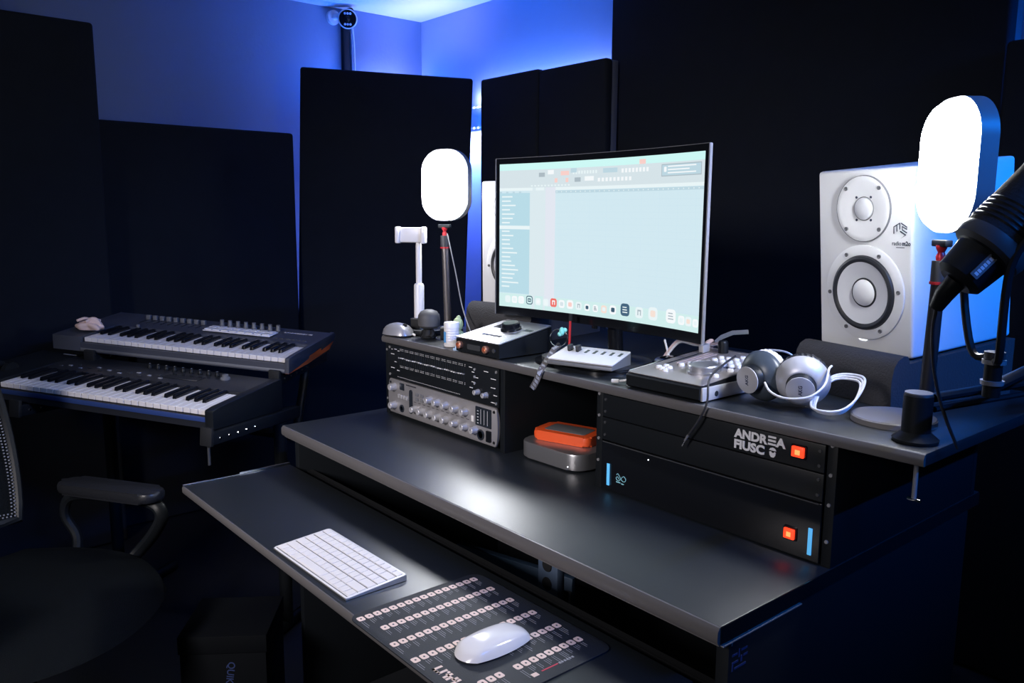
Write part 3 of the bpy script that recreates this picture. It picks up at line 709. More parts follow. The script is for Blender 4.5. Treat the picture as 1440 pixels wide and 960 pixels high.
# ------------------------------------------------------------------ USB hub on the monitor foot
HB = SZ+.0145
hx = Vector((.140, .040, 0)).normalized(); hy = Vector((-hx.y, hx.x, 0)); tl_ = rad(11)
hy2 = hy*math.cos(tl_)+Vector((0, 0, 1))*math.sin(tl_)
t = thing('usb_hub', 'slanted white usb hub with a row of ports', 'usb hub', T(-1.146, 1.168, HB+.0004) @ RZ(math.atan2(hx.y, hx.x)))
B().prism([(-.040, 0), (.042, 0), (.042, .0225), (.040, .0245), (-.039, .0095), (-.040, .0085)], -.072, .072, 'X').obj('body', GREYP, t)
tm = T(0, 0, .0172) @ RX_(math.atan2(.015, .079))
tp_ = B().prism(rrect(.146, .084, .003, 3), -.0004, .0022, 'Z', .0005).obj('top_plate', WHITE, t, tm)
for i in range(7): B().box(-.055+i*.019, -.049+i*.019, .008, .026, .0015, .0027).obj('port', LCD, t, tm)
for i in range(2):
    pl = B().box(-.056+i*.019, -.048+i*.019, .009, .022, .0028, .014, .001).obj('usb_plug', CABLED, t, tm)
B().box(-.074, .074, -.044, -.041, 0, .006, .001).obj('front_lip', GREYP, t)
t = thing('docking_puck', 'small round silver dock beside the usb hub', 'dock', on_shelf(-1.022, 1.285))
B().lathe([(.036, 0), (.040, .003), (.040, .026), (.036, .030), (.030, .031)], 36).obj('body', ALU, t)
B().lathe([(.030, .031), (.026, .0325), (.001, .0325)], 36, None, False, False).obj('top', BLKG, t); B().box(.014, .020, -.012, -.005, .0325, .034).obj('button', WHITE, t)
# slim white usb stick standing in the puck area and thin antenna wire
t = thing('stylus', 'slim white stylus leaning up behind the dock under the monitor', 'stylus', None)
B().cyl((-1.078, 1.345, SZ+.0015), (-1.094, 1.341, SZ+.052), .0026, .0022, 10).obj('barrel', WHITE, t); B().cyl((-1.094, 1.341, SZ+.052), (-1.0952, 1.3407, SZ+.056), .0030, .0016, 10).obj('cap', WHITEG, t)
# lanyard
t = thing('lanyard', 'patterned dark lanyard on a steel ring hanging over the shelf edge', 'lanyard', None)
pts = [(-1.243, 1.176, SZ+.040), (-1.240, 1.160, SZ+.036), (-1.226, 1.128, SZ+.020), (-1.212, 1.100, SZ+.006), (-1.211, 1.0925, SZ-.002), (-1.220, 1.0915, .945), (-1.232, 1.0915, .928)]
def ribbon(pts, w, th, axis=None):
    b = B(); P = [Vector(p) for p in pts]; rows = []
    for i, p in enumerate(P):
        tng = (P[min(len(P)-1, i+1)]-P[max(0, i-1)]).normalized()
        s = Vector((.80, .60, 0)) if axis is None else Vector(axis); s = (s-tng*s.dot(tng)).normalized(); n = tng.cross(s)
        rows.append([b.bm.verts.new(p+s*a*w/2+n*c*th/2) for a, c in ((-1, -1), (1, -1), (1, 1), (-1, 1))])
    for a, c in zip(rows, rows[1:]):
        for k in range(4): b.bm.faces.new((a[k], a[(k+1) % 4], c[(k+1) % 4], c[k]))
    b.bm.faces.new(rows[0][::-1]); b.bm.faces.new(rows[-1]); return b
st = ribbon(pts, .013, .0016).obj('strap', TANCLOTH, t)
b = B(); n = 14
for i in range(n):
    f0 = (i+.2)/n*(len(pts)-1); k = int(f0); a = Vector(pts[k]).lerp(Vector(pts[min(k+1, len(pts)-1)]), f0-k)
    tng = (Vector(pts[min(k+1, len(pts)-1)])-Vector(pts[k])).normalized()
    s = Vector((.8, .6, 0)); s = (s-tng*s.dot(tng)).normalized(); nn = tng.cross(s)
    if nn.dot(Vector((.5, -.6, .3))) < 0: nn = -nn
    off = nn*.0012
    b.quad([a+off-s*.005, a+off+s*.003+tng*.003, a+off+s*.005+tng*.010, a+off-s*.003+tng*.007])
b.obj('strap_print', PRINTG, st)['kind'] = 'stuff'
rc = Vector((-1.246, 1.176, SZ+.056)); ru, rv = Vector((.644, .765, 0)), Vector((0, 0, 1))
B().tube([rc+.0185*(math.cos(a)*ru+math.sin(a)*rv) for a in [2*math.pi*i/28 for i in range(28)]], .0011, 8, closed=True).obj('key_ring', CHROME, t)
B().cyl((-1.2445, 1.178, SZ+.037), (-1.243, 1.172, SZ+.044), .0045, .004, 10).obj('ferrule', BLKM, t)
t = thing('key_charm', 'turquoise charm clipped to the steel key ring', 'charm', None)
B().ball(rc+Vector((.004, .006, .014)), (.006, .006, .009), 12).ball(rc+Vector((.009, .010, .017)), .005, 10).ball(rc+Vector((.001, .003, .008)), .005, 10).obj('charm_body', TEAL, t)
B().tube([rc+Vector((.004, .006, .018)), rc+Vector((.002, .002, .0195)), rc+Vector((0, -.001, .018))], .0009, 6).obj('loop', CHROME, t)
t = thing('red_cable', 'red cable hanging down behind the steel key ring', 'cable', None)
B().tube([(-1.285, 1.248, SZ+.085), (-1.285, 1.247, SZ+.05), (-1.284, 1.246, SZ+.012), (-1.282, 1.250, SZ+.0035)], .0028, 8, smooth=5).obj('wire', RED, t)
B().cyl((-1.285, 1.248, SZ+.083), (-1.285, 1.2485, SZ+.098), .004, .004, 10).obj('plug', BLKM, t)
# cable bundle with ties between the hub and the controller
t = thing('cable_bundle', 'pinkish bundle of cables tied with a strap behind the controller', 'cable', None)
for k, dz in enumerate((0, .006, .012)):
    B().tube([(-1.095, 1.340, SZ+.012+dz*.6), (-1.065, 1.350, SZ+.052+dz*.5), (-1.025, 1.352, SZ+.052+dz*.4), (-1.000, 1.352, SZ+.054), (-.965, 1.356, SZ+.060+dz*.3)], .0028, 7, smooth=6).obj('wire', CABLEP if k else CABLEW, t)
B().tube([(-.996, 1.345, SZ+.048), (-.990, 1.344, SZ+.060), (-.988, 1.358, SZ+.064), (-.992, 1.361, SZ+.050)], .0045, 8, closed=True, smooth=4).obj('tie', PINK, t)
ribbon([(-.978, 1.356, SZ+.062), (-.975, 1.372, SZ+.072), (-.965, 1.395, SZ+.080), (-.945, 1.420, SZ+.082)], .009, .0012, (0, .3, 1)).obj('loose_strap', GREYP, t)

# ------------------------------------------------------------------ control surface with jog wheel
cx_, cy_ = Vector((1, 0, 0)), Vector((0, 1, 0))
t = thing('control_surface', 'silver control surface with jog wheel and white buttons', 'controller', T(-.909, 1.228, SZ+.0005))
w, d = .168, .240
prof = [(-d/2, .006), (-d/2+.008, .001), (d/2, .001), (d/2, .046), (d/2-.004, .048), (-d/2+.004, .028), (-d/2, .024)]
B().prism(prof, -w/2+.002, w/2-.002, 'X').obj('body', BLK, t)
for s in (-1, 1): B().box(s*w/2-.0025, s*w/2+.0025, -d/2+.004, d/2, .002, .026, .002).obj('side_cheek', SILVP, t)
sl = math.atan2(.020, d-.008)
tm = frame((0, -d/2+.004, .0285), (1, 0, 0), (0, math.cos(sl), math.sin(sl)), (0, -math.sin(sl), math.cos(sl)))
B().prism(rrect(w, .238, .006, 4, 0, .119), 0, .0016, 'Z', .0005).obj('top_plate', mat('warm_grey_plate', (.36, .33, .33), .38, metal=.45), t, tm)
B().tube([(-w/2+.004, .002, .0012), (-w/2+.001, .006, .0014), (-w/2+.001, .234, .0014)], .0016, 6).tube([(-w/2+.002, .236, .0014), (w/2-.002, .236, .0014)], .0020, 6).obj('edge_trim', CHROME, t, tm)
j = B().lathe([(.031, 0), (.031, .004), (.028, .0045), (.028, .013), (.0265, .0150), (.024, .0152), (.023, .0142), (.001, .0142)], 48, T(.030, .078, .0016)).obj('jog_wheel', ALU, t, tm)
B().lathe([(.0052, .0143), (.004, .0130), (.001, .0126)], 16, T(.018, .092, .0018), False, False).obj('finger_dimple', GREYP, j)
def cbtn(x, y, r=.0058, h=.005, mt=None):
    B().lathe([(r, 0), (r, h*.6), (r*.8, h), (.0005, h*1.05)], 14, T(x, y, .0016)).obj('button', mt or WHITE, t, tm)
for i in range(5):
    for k in range(4):
        if (i, k) in ((0, 3), (1, 3)): continue
        cbtn(-.004+i*.0170, .135+k*.0205)
for x, y in ((-.052, .052), (-.040, .046), (-.028, .040), (-.046, .066), (-.034, .060), (-.030, .090), (-.022, .106), (.066, .106), (.068, .060)): cbtn(x, y)
B().box(-.064, -.060, .085, .205, .0014, .0022).obj('fader_slot', LCD, t, tm)
for i in range(3): B().box(-.052+i*.009, -.049+i*.009, .10, .20, .0014, .0021).obj('printed_strip', CABLEP, t, tm)
B().box(-.068, -.056, .190, .212, .0022, .018, .002).obj('fader_cap', SILVP, t, tm)
B().lathe([(.010, 0), (.010, .020), (.008, .024), (.001, .0245)], 18, T(-.030, .218, .0016)).obj('rotary_knob', BLK, t, tm)
B().box(.040, .062, .120, .127, .0016, .0024).obj('label_window', LCD, t, tm)
B().cyl((w/2+.0032, -d/2+.042, .012), (w/2+.0005, -d/2+.042, .012), .005, .005, 12).obj('jack_hole', LCD, t)
# mini cable on shelf at its left corner
t = thing('usb_cable', 'short white usb cable end at the controller corner', 'cable', None)
B().tube([(-.990, 1.140, SZ+.020), (-1.002, 1.125, SZ+.012), (-1.012, 1.130, SZ+.008), (-1.022, 1.122, SZ+.006)], .0022, 8, smooth=5).obj('wire', CABLEW, t)
B().box(-.014, 0, -.004, .004, -.003, .003, .001, m=T(-1.022, 1.122, SZ+.006) @ RZ(rad(38))).obj('plug', WHITE, t)
# black cable hanging over shelf front with a jack tip
t = thing('jack_cable', 'thin black cable with a bare jack tip hanging over the shelf edge', 'cable', None)
B().tube([(-.865, 1.262, SZ+.060), (-.840, 1.19, SZ+.055), (-.812, 1.115, SZ+.045), (-.800, 1.094, SZ+.010), (-.812, 1.090, .945), (-.834, 1.090, .912)], .0019, 8, smooth=6).obj('wire', CABLED, t)
B().cyl((-.832, 1.090, .915), (-.839, 1.090, .903), .0024, .0020, 10).obj('sleeve', GREYP, t); B().cyl((-.839, 1.090, .903), (-.844, 1.090, .893), .0015, .0010, 10).obj('jack_tip', CHROME, t)

# ------------------------------------------------------------------ headphones
t = thing('headphones', 'silver and black studio headphones lying with coiled white cord', 'headphones', T(-.738, 1.205, SZ+.001))
def cup(cx, cy, cz, ang, el, shell, sgn):
    # local: axis Z outward. big shell cone, driver housing, disc, cushion
    ax = Vector((math.cos(rad(ang))*math.cos(rad(el)), math.sin(rad(ang))*math.cos(rad(el)), math.sin(rad(el))))
    q = ax.to_track_quat('Z', 'Y').to_matrix().to_4x4()
    m = T(cx, cy, cz) @ q
    c = B().lathe([(.043, -.006), (.044, -.001), (.042, .004), (.036, .013), (.027, .020), (.024, .021)], 40).obj('ear_cup', shell, t, m)
    B().lathe([(.0255, .012), (.0255, .018), (.0235, .022), (.0235, .033), (.022, .035)], 36).obj('driver_housing', BLK, c)
    B().lathe([(.0228, .0342), (.0228, .0358), (.021, .0366), (.001, .0366)], 36).obj('end_disc', SILVP, c)
    cu = B(); nseg = 26
    for i in range(nseg):
        a = 2*math.pi*i/nseg
        cu.ball((.0335*math.cos(a), .0335*math.sin(a), -.015), (.0105, .0105, .0095), 8)
    cu.obj('ear_cushion', LEATHER if sgn > 0 else WHITE, c)
    tx = link('lettering', text_mesh('AKG', .0085, .0002, .0002, 'CENTER', 1, LOGODK), c, T(0, 0, .0368) @ RZ(rad(90)) @ T(0, -.003, 0))
    return c
cup(-.031, -.004, .0445, -98, -6, HPBLUE, -1)
cup(.040, .004, .0455, -64, -14, SILVP, 1)
B().tube([(-.030, .010, .088), (-.022, .055, .080), (.005, .075, .060), (.040, .065, .065), (.046, .020, .088)], .0018, 8, smooth=8).obj('headband', SILV, t)
cord = [(-.008, -.030, .040), (.014, -.046, .030), (.045, -.052, .026), (.078, -.040, .032), (.090, -.016, .050), (.080, .012, .070), (.072, .035, .072)]
B().tube(cord, .0019, 8, smooth=8).obj('cord', CABLEW, t)
for k in range(3):
    o_ = .006*k; loop = []
    for i in range(18):
        a = 2*math.pi*i/18
        loop.append((.098+(.030+o_*.35)*math.cos(a), .012+(.040+o_)*math.sin(a), .030+.025*math.sin(a)+.003*k+.003*math.sin(3*a)))
    B().tube(loop, .0019, 8, closed=True, smooth=3).obj('cord', CABLEW, t)

# ------------------------------------------------------------------ microphone and boom arm
t = thing('microphone_boom_arm', 'low black boom arm clamped to the shelf beside the logo speaker', 'boom arm', T(-.490, 1.158, SZ+.001))
B().lathe([(.030, 0), (.031, .004), (.024, .010), (.0195, .014), (.0195, .066), (.018, .068), (.001, .0685)], 32).obj('post', BLK, t)
B().lathe([(.0182, .0680), (.0182, .0700), (.001, .0702)], 32).obj('post_cap', GREYP, t)
a0, a1 = Vector((.012, .015, .062)), Vector((.095, .36, .068))
B().tube([a0, a0.lerp(a1, .5), a1], .0085, 10, flat=.8).obj('lower_arm', BLK, t)
B().tube([a0+Vector((.004, 0, -.016)), a1+Vector((.004, 0, -.016))], .0045, 8).obj('cable_channel', BLK, t)
B().cyl(a1+Vector((0, .012, -.022)), a1+Vector((0, .012, .040)), .015, .015, 20).obj('elbow', BLK, t)
a2, a3 = a1+Vector((0, 0, .048)), Vector((.143, -.150, .120))
B().cyl(a1+Vector((0, .012, .036)), a1+Vector((0, .012, .060)), .012, .012, 20).tube([a2, a2.lerp(a3, .5), a3], .0085, 10, flat=.8).obj('upper_arm', BLK, t)
B().cyl(a3+Vector((0, 0, -.010)), a3+Vector((0, 0, .028)), .0095, .0095, 18).obj('end_post', BLK, t)
B().cyl(a3+Vector((0, 0, .028)), a3+Vector((0, 0, .033)), .0125, .0125, 20).obj('thumb_ring', SILV, t); B().cyl(a3+Vector((0, 0, .004)), a3+Vector((0, 0, .009)), .0120, .0125, 20).obj('thumb_ring', SILV, t)
B().cyl((0, .012, -.088), (0, .012, -.020), .0035, .0035, 10).box(-.012, .012, .0, .024, -.0235, -.0195).obj('clamp_screw', SILV, t); B().box(-.010, .010, .010, .014, -.092, -.087, .001).obj('clamp_handle', CHROME, t)
mc = Vector((-.384, .996, 1.216)); ax = Vector((.44, .50, .72)).normalized()
q = ax.to_track_quat('Z', 'Y').to_matrix().to_4x4()
t = thing('microphone', 'large black broadcast microphone hanging in a yoke on the boom arm', 'microphone', T(*mc) @ q)
B().lathe([(.019, -.012), (.027, -.006), (.029, .010), (.031, .028), (.033, .030)], 40).obj('rear_cap', BLK, t)
B().lathe([(.033, .030), (.040, .034), (.0415, .042), (.040, .050)], 40, None, False, False).obj('collar', DGREY, t)
B().lathe([(.040, .050), (.0405, .130), (.042, .150), (.040, .175), (.030, .185), (.001, .187)], 40).obj('body', mat('mic_foam', (.028, .028, .032), .9, spec=.25, bump=.5, bscale=300), t)
for i in range(5): B().lathe([(.0402, .058+i*.006), (.0412, .060+i*.006), (.0402, .062+i*.006)], 36, None, False, False).obj('groove_ring', BLK, t)
# label plate facing the camera on the rear cap
cdir = (Vector((0, 0, 1.28))-mc); cdl = (q.to_3x3().inverted() @ cdir); aa = math.degrees(math.atan2(cdl.y, cdl.x))+18
lm = RZ(rad(aa)) @ T(.0300, 0, .012) @ RY_(rad(90))
B().prism(rrect(.030, .010, .001, 2), -.001, .0006).obj('label_plate', GREYP, t, lm)
b = B()
for i in range(6): b.box(-.0125+i*.0043, -.0093+i*.0043, -.0022, .0022, .0006, .0010)
b.obj('label_print', PRINTW, t, lm)['kind'] = 'stuff'
inv = (T(*mc) @ q).inverted()
def loc(p): return inv @ Vector(p)
B().tube([loc(mc-ax*.010), loc(mc-ax*.016+Vector((-.008, 0, -.012))), loc(mc+Vector((-.024, -.005, -.040)))], [.012, .011, .008], 14).obj('connector', BLK, t)
B().tube([loc(mc+Vector((-.024, -.005, -.040))), loc(mc+Vector((-.036, .02, -.075))), loc(mc+Vector((-.046, .06, -.13))), loc(mc+Vector((-.050, .11, -.19))), loc((-.43, 1.15, SZ+.005))], .0022, 8, smooth=6).obj('cable', CABLED, t)
top = Vector((-.347, 1.008, SZ+.001+.120+.034))
pa = mc+ax*.075
s_ = Vector((.765, -.644, 0))
for s in (-1, 1):
    B().tube([loc(top+Vector((0, 0, .004))), loc(top+Vector((-.01, -.002, .006))+s_*s*.028), loc(pa+s_*s*.046+Vector((-.02, -.01, -.045))), loc(pa+s_*s*.046)], .0045, 8, smooth=6).obj('yoke_arm', BLK, t)
    B().cyl(loc(pa+s_*s*.040), loc(pa+s_*s*.054), .010, .010, 16).obj('yoke_knob', BLK, t)
B().cyl(loc(top), loc(top+Vector((0, 0, .008))), .011, .011, 16).obj('yoke_socket', DGREY, t)

# ------------------------------------------------------------------ tray: keyboard, mat, mouse
t = thing('computer_keyboard', 'thin white wireless keyboard on the pulled out tray', 'keyboard', T(-1.2575, .652, TZ+.0006) @ RZ(rad(.8)))
KW, KD = .272, .117
kt = math.atan2(.0075, KD)
B().prism([(-KD/2, .0005), (KD/2, .0005), (KD/2, .0095), (KD/2-.001, .0105), (-KD/2, .0035)], -KW/2+.001, KW/2-.001, 'X').obj('body', ALU, t)
tm = frame((0, -KD/2, .0030), (1, 0, 0), (0, math.cos(kt), math.sin(kt)), (0, -math.sin(kt), math.cos(kt)))
B().prism(rrect(KW, KD, .006, 5, 0, KD/2), 0, .0010, 'Z', .0003).obj('top_plate', WHITE, t, tm)
rows = [(.0070, [1, 1, 1, 1.3, 5.0, 1.3, 1, 1, 1, 1]), (.0250, [2.25]+[1]*10+[2.35]), (.0440, [1.75]+[1]*11+[1.85]), (.0625, [1.5]+[1]*12+[1.1]), (.0815, [1]*13+[1.6]), (.1000, [1]*14)]
kmc = {}
for y0, ws in rows:
    unit = (KW-.008)/sum(ws); x = -KW/2+.004
    for wk in ws:
        kw = unit*wk-.0022; kd = .0165 if y0 < .09 else .0125
        key = (round(kw, 4), kd)
        if key not in kmc: kmc[key] = B().box(-kw/2, kw/2, 0, kd, 0, .0016, .0006, 1).mesh('key', WHITEK)
        link('key', kmc[key], t, tm @ T(x+unit*wk/2, y0, .0010)); x += unit*wk
b = B()
for y in (.0045, .0242, .0430, .0618, .0806, .0992): b.box(-KW/2+.005, KW/2-.005, y-.0006, y+.0006, .0009, .00125)
b.obj('row_gap', PRINTDK, t, tm)

t = thing('mouse_mat', 'dark mouse mat printed with rows of pale key symbols', 'mouse mat', T(-.907, .696, TZ+.0004))
MW, MD = .326, .252
B().prism(rrect(MW, MD, .018, 6), 0, .0025, 'Z', .0005).obj('mat', PADM, t)
x0, y0 = -MW/2, -MD/2
cap = B().prism(rrect(.0132, .0115, .003, 3), .0025, .0028).mesh('key_symbol', PRINTP)
dk = B().prism(rrect(.0034, .0028, .0008, 2), .0028, .00295).mesh('key_letter', PRINTDK)
# rows run along Y (away from the user) and are spread along X
lines = B()
for xr, ya, n, skip in ((.020, .012, 16, ()), (.066, .027, 15, ()), (.117, .012, 16, ()), (.172, .012, 16, ()), (.226, .130, 8, ()), (.276, .112, 9, ()), (.276, .050, 3, ())):
    for i in range(n):
        yy = ya+i*.01455
        if yy > MD-.012: break
        link('key_symbol', cap, t, T(x0+xr, y0+yy, 0)); link('key_letter', dk, t, T(x0+xr, y0+yy, 0))
        L = .010+.014*random.random()
        for k in range(2+i % 2):
            yl = yy-.005+k*.0036; lines.box(x0+xr+.010, x0+xr+.010+L*(1-.2*k), y0+yl, y0+yl+.0006, .0025, .0027)
lines.obj('printed_notes', PRINTG, t)['kind'] = 'stuff'
b = B()
for i, (ha, hb) in enumerate(((.0, .016), (.0, .004), (.0, .016), (.012, .016), (.0, .016), (.0, .007), (.006, .016), (.0, .016))):
    b.box(x0+.206+i*.0062, x0+.2105+i*.0062, y0+.016+ha, y0+.016+hb, .0025, .0028)
b.box(x0+.206, x0+.222, y0+.016, y0+.0195, .0025, .0028).box(x0+.228, x0+.252, y0+.0235, y0+.0265, .0025, .0028)
b.obj('block_heading', PRINTP, t)['kind'] = 'stuff'
B().box(x0+.304, x0+.3065, y0+.130, y0+.160, .0025, .0028).obj('red_line', PRINTR, t); b = B()
for i in range(6): b.box(x0+.3035, x0+.3075, y0+.162+i*.005, y0+.165+i*.005, .0025, .0028)
b.obj('small_print', PRINTG, t)['kind'] = 'stuff'; B().box(x0+.302, x0+.310, y0+.112, y0+.122, .0025, .0028).obj('small_mark', PRINTP, t)
t = thing('wireless_mouse', 'glossy white low profile mouse lying on the printed mat', 'mouse', T(-.858, .689, TZ+.0034) @ RZ(rad(1)))
mouse_shell(B(), .112, .058, .0185, 18, 14, 3.2).obj('shell', WHITEG, t, T(0, 0, .0025)); B().prism(rrect(.048, .100, .020, 8), 0, .0045).obj('base', ALU, t)

# ------------------------------------------------------------------ the two music keyboards
def kbframe(O, ph, tilt, roll):
    ph, tilt, roll = rad(ph), rad(tilt), rad(roll)
    u = Vector((-math.sin(ph)*math.cos(roll), math.cos(ph)*math.cos(roll), math.sin(roll)))
    v = Vector((math.cos(ph), math.sin(ph), 0))*math.cos(tilt)+Vector((0, 0, math.sin(tilt)))
    v = (v-u*u.dot(v)).normalized(); return frame(O, -u, v, (-u).cross(v))
WK = B().box(-.0112, .0112, 0, .150, -.014, 0, .0012, 1).mesh('white_key', WHITEK)
BK = B().prism([(.052, -.004), (.0555, .0095), (.060, .0105), (.150, .0105), (.150, -.004)], -.0055, .0055, 'X', .0008).mesh('black_key', BLKG)
def piano_keys(t):
    for i in range(29): link('white_key', WK, t, T(-.684+(i+.5)*.684/29, 0, 0))
    for i in range(28):
        if i % 7 in (0, 1, 3, 4, 5):
            off = {0: -.002, 1: .002, 3: -.003, 4: 0, 5: .003}[i % 7]
            link('black_key', BK, t, T(-.684+(i+1)*.684/29+off, 0, 0))
LOWM = kbframe((-2.116, .729, .768), 123.6, 3.4, 2.7)
t = thing('synthesizer', 'black synthesizer keyboard on the lower tier of the stand', 'synthesizer', LOWM, 'music keyboards on the stand')
SYN = mat('synth_black', (.018, .02, .026), .32, spec=.5)
piano_keys(t)
prof = [(-.006, -.048), (.312, -.086), (.315, -.080), (.315, .002), (.310, .006), (.156, .006), (.154, .002), (.154, -.0155), (-.006, -.0155)]
B().prism(prof, -.690, .004, 'X').obj('body', SYN, t)
sp = [(-.010, -.048), (.314, -.087), (.318, -.080), (.318, .004), (.312, .009), (.02, .006), (-.006, .004), (-.010, .0)]
B().prism(sp, .0045, .030, 'X', .0015).obj('end_cheek', BLK, t); B().prism(sp, -.850, -.6905, 'X', .0015).obj('wheel_cheek', BLK, t)
B().box(-.690, .004, -.0085, -.0062, -.030, -.0165, .0005).obj('front_strip', mat('front_strip_blue_light', (.03, .06, .20), .3, spec=.6), t)  # blue colour stands in for blue light on the front edge
for i in range(9): B().lathe([(.0075, 0), (.0075, .004), (.006, .006), (.0055, .014), (.001, .0145)], 14, T(-.40+i*.030, .272, .006)).obj('knob', BLK, t); B().box(-.4008+i*.030, -.3992+i*.030, .2705, .2735, .0206, .0210).obj('knob_tip', PRINTW, t)
B().lathe([(.014, 0), (.014, .005), (.009, .008), (.009, .014)], 18, T(-.120, .255, .006)).obj('joystick', GREYP, t)
for i in range(16): B().box(-.66+i*.024, -.648+i*.024, .185+.03*(i % 3)*.4, .191+.03*(i % 3)*.4, .006, .0085, .0005).obj('button', PRINTG if i % 2 else DGREY, t)
B().box(-.300, -.180, .200, .245, .006, .0072).obj('display', GLASSD, t)
B().box(-.75, -.700, .294, .299, .009, .0098).obj('printed_bar', PRINTG, t)
for x in (-.80, -.755): B().cyl((x-.008, .10, .001), (x+.008, .10, .001), .026, .026, 20).obj('wheel', BLK, t)
UPM = kbframe((-2.301, 1.039, .847), 129.2, 3.4, 3.5)
t = thing('midi_keyboard', 'grey controller keyboard with orange underside on the upper tier of the stand', 'keyboard', UPM, 'music keyboards on the stand')
CTL = mat('controller_slate', (.06, .065, .085), .42, spec=.45)
piano_keys(t)
prof = [(-.010, -.044), (.10, -.048), (.325, -.050), (.33, -.04), (.33, .010), (.325, .014), (.160, .008), (.154, .003), (.154, -.0155), (-.010, -.0155)]
B().prism(prof, -.690, .004, 'X').obj('body', CTL, t)
sp = [(-.012, -.044), (.08, -.030), (.24, -.010), (.245, -.018), (.322, -.004), (.335, .0), (.336, .010), (.328, .016), (.02, .005), (-.008, .003), (-.012, -.002)]
spo = [(-.010, -.046), (.10, -.046), (.30, -.022), (.325, -.008), (.318, -.006), (.24, -.020), (.08, -.032), (-.010, -.0455)]
B().prism([(-.012, -.044), (.06, -.036), (.13, -.029), (.1305, -.020), (.225, -.0115), (.226, -.024), (.322, -.012), (.335, -.004), (.336, .010), (.328, .016), (.02, .005), (-.008, .003), (-.012, -.002)], .0045, .018, 'X', .001).obj('end_cheek', CTL, t)
B().prism([(-.012, -.0445), (.12, -.0445), (.29, -.034), (.324, -.0135), (.226, -.0255), (.222, -.0145), (.132, -.0225), (.131, -.0305), (.06, -.0375)], .006, .0172, 'X').obj('orange_base', ORANGEP, t)
B().prism(prof[:7]+[(.02, .004), (-.010, .002)], -.790, -.6905, 'X', .001).obj('wheel_cheek', CTL, t)
B().box(-.690, .004, -.0125, -.0105, -.040, -.032, .0006).obj('front_strip', GREYP, t)
PADP = B().box(-.0125, .0125, -.0125, .0125, 0, .004, .0012, 1).mesh('drum_pad', WHITE)
B().box(-.386, -.146, .186, .250, .009, .0118, .0008, m=RX_(rad(1.2))).obj('pad_panel', PRINTW, t)  # panel and pads coloured white to stand in for overexposed brightness
for i in range(8):
    for k in range(2): link('drum_pad', PADP, t, T(-.370+i*.0295, .203+k*.030, .0160))
    B().lathe([(.0085, 0), (.0085, .003), (.007, .005), (.0065, .020), (.001, .0205)], 16, T(-.370+i*.0295, .282, .013)).obj('knob', GREYP, t)
for i in range(9):
    B().box(-.640+i*.026, -.637+i*.026, .215, .300, .0105, .0125).obj('fader_slot', LCD, t)
    B().box(-.646+i*.026, -.631+i*.026, .262, .272, .0125, .028, .001).obj('fader_cap', GREYP, t)
for i in range(6): B().box(-.135+i*.020, -.121+i*.020, .192, .198, .0090, .0115, .0005).obj('button', DGREY, t)
link('lettering', text_mesh('LAUNCHKEY 49', .014, .0002, .0003, 'LEFT', 1, PRINTW), t, T(-.135, .268, .0128) @ RX_(rad(2)))
for x in (-.76, -.725): B().cyl((x-.007, .09, -.004), (x+.007, .09, -.004), .024, .024, 20).obj('wheel', WHITE if x > -.74 else BLK, t)
B().box(-.610, -.600, .157, .163, .008, .018, .001).obj('cable_clip', GREYP, t)
# crumpled pink cloth on its left cheek
t = thing('crumpled_cloth', 'crumpled pale pink cloth lying on the grey controller keyboard', 'cloth', UPM @ T(-.700, .052, .0205))
b = B()
bmesh.ops.create_icosphere(b.bm, subdivisions=4, radius=1)
for v in b.bm.verts:
    p = v.co.copy()
    n = .18*math.sin(3.1*p.x+1)*math.cos(2.7*p.y)+.13*math.sin(6.3*p.y+2*p.z)+.10*math.sin(7.1*p.x-4*p.y)
    v.co = Vector((p.x*.048*(1+n), p.y*.028*(1+n), max(-.012, p.z*.017*(1+1.6*n)+.003*math.sin(80*p.x*.05))))
b.obj('folds', PINK, t, T(0, 0, .006))
for a in (-.02, .012): B().tube([(a-.012, -.02, .022), (a, 0, .0275), (a+.010, .02, .020)], .0045, 8, smooth=4).obj('pleat', PINK, t)

# ------------------------------------------------------------------ keyboard stand
SM = T(-2.36, .60, 0) @ RZ(rad(126-90))
t = thing('keyboard_stand', 'black two tier metal stand carrying both music keyboards', 'stand')
def kp(M, x, y, z): return M @ Vector((x, y, z))
def arm(M, x, y0, y1, z0, z1, nm):
    # bar under a keyboard, following its underside
    a0, a1 = kp(M, x, y0, z0), kp(M, x, y1, z1); d_ = (a1-a0)
    ux = (M.to_3x3() @ Vector((1, 0, 0))).normalized(); uy = d_.normalized(); uz = ux.cross(uy)
    L = d_.length
    o_ = B().box(-.016, .016, 0, L, -.034, 0, .003).obj(nm, BLK, t, frame(a0, ux, uy, uz))
    B().box(-.018, .018, -.008, .004, -.036, .014, .003).obj('stop', BLKM, o_)
    for i in range(5): B().cyl((.016, .03+i*.040, -.018), (.0195, .03+i*.040, -.018), .0042, .0032, 10).obj('bolt', CHROME, o_)
    return a0, a1
ends = []
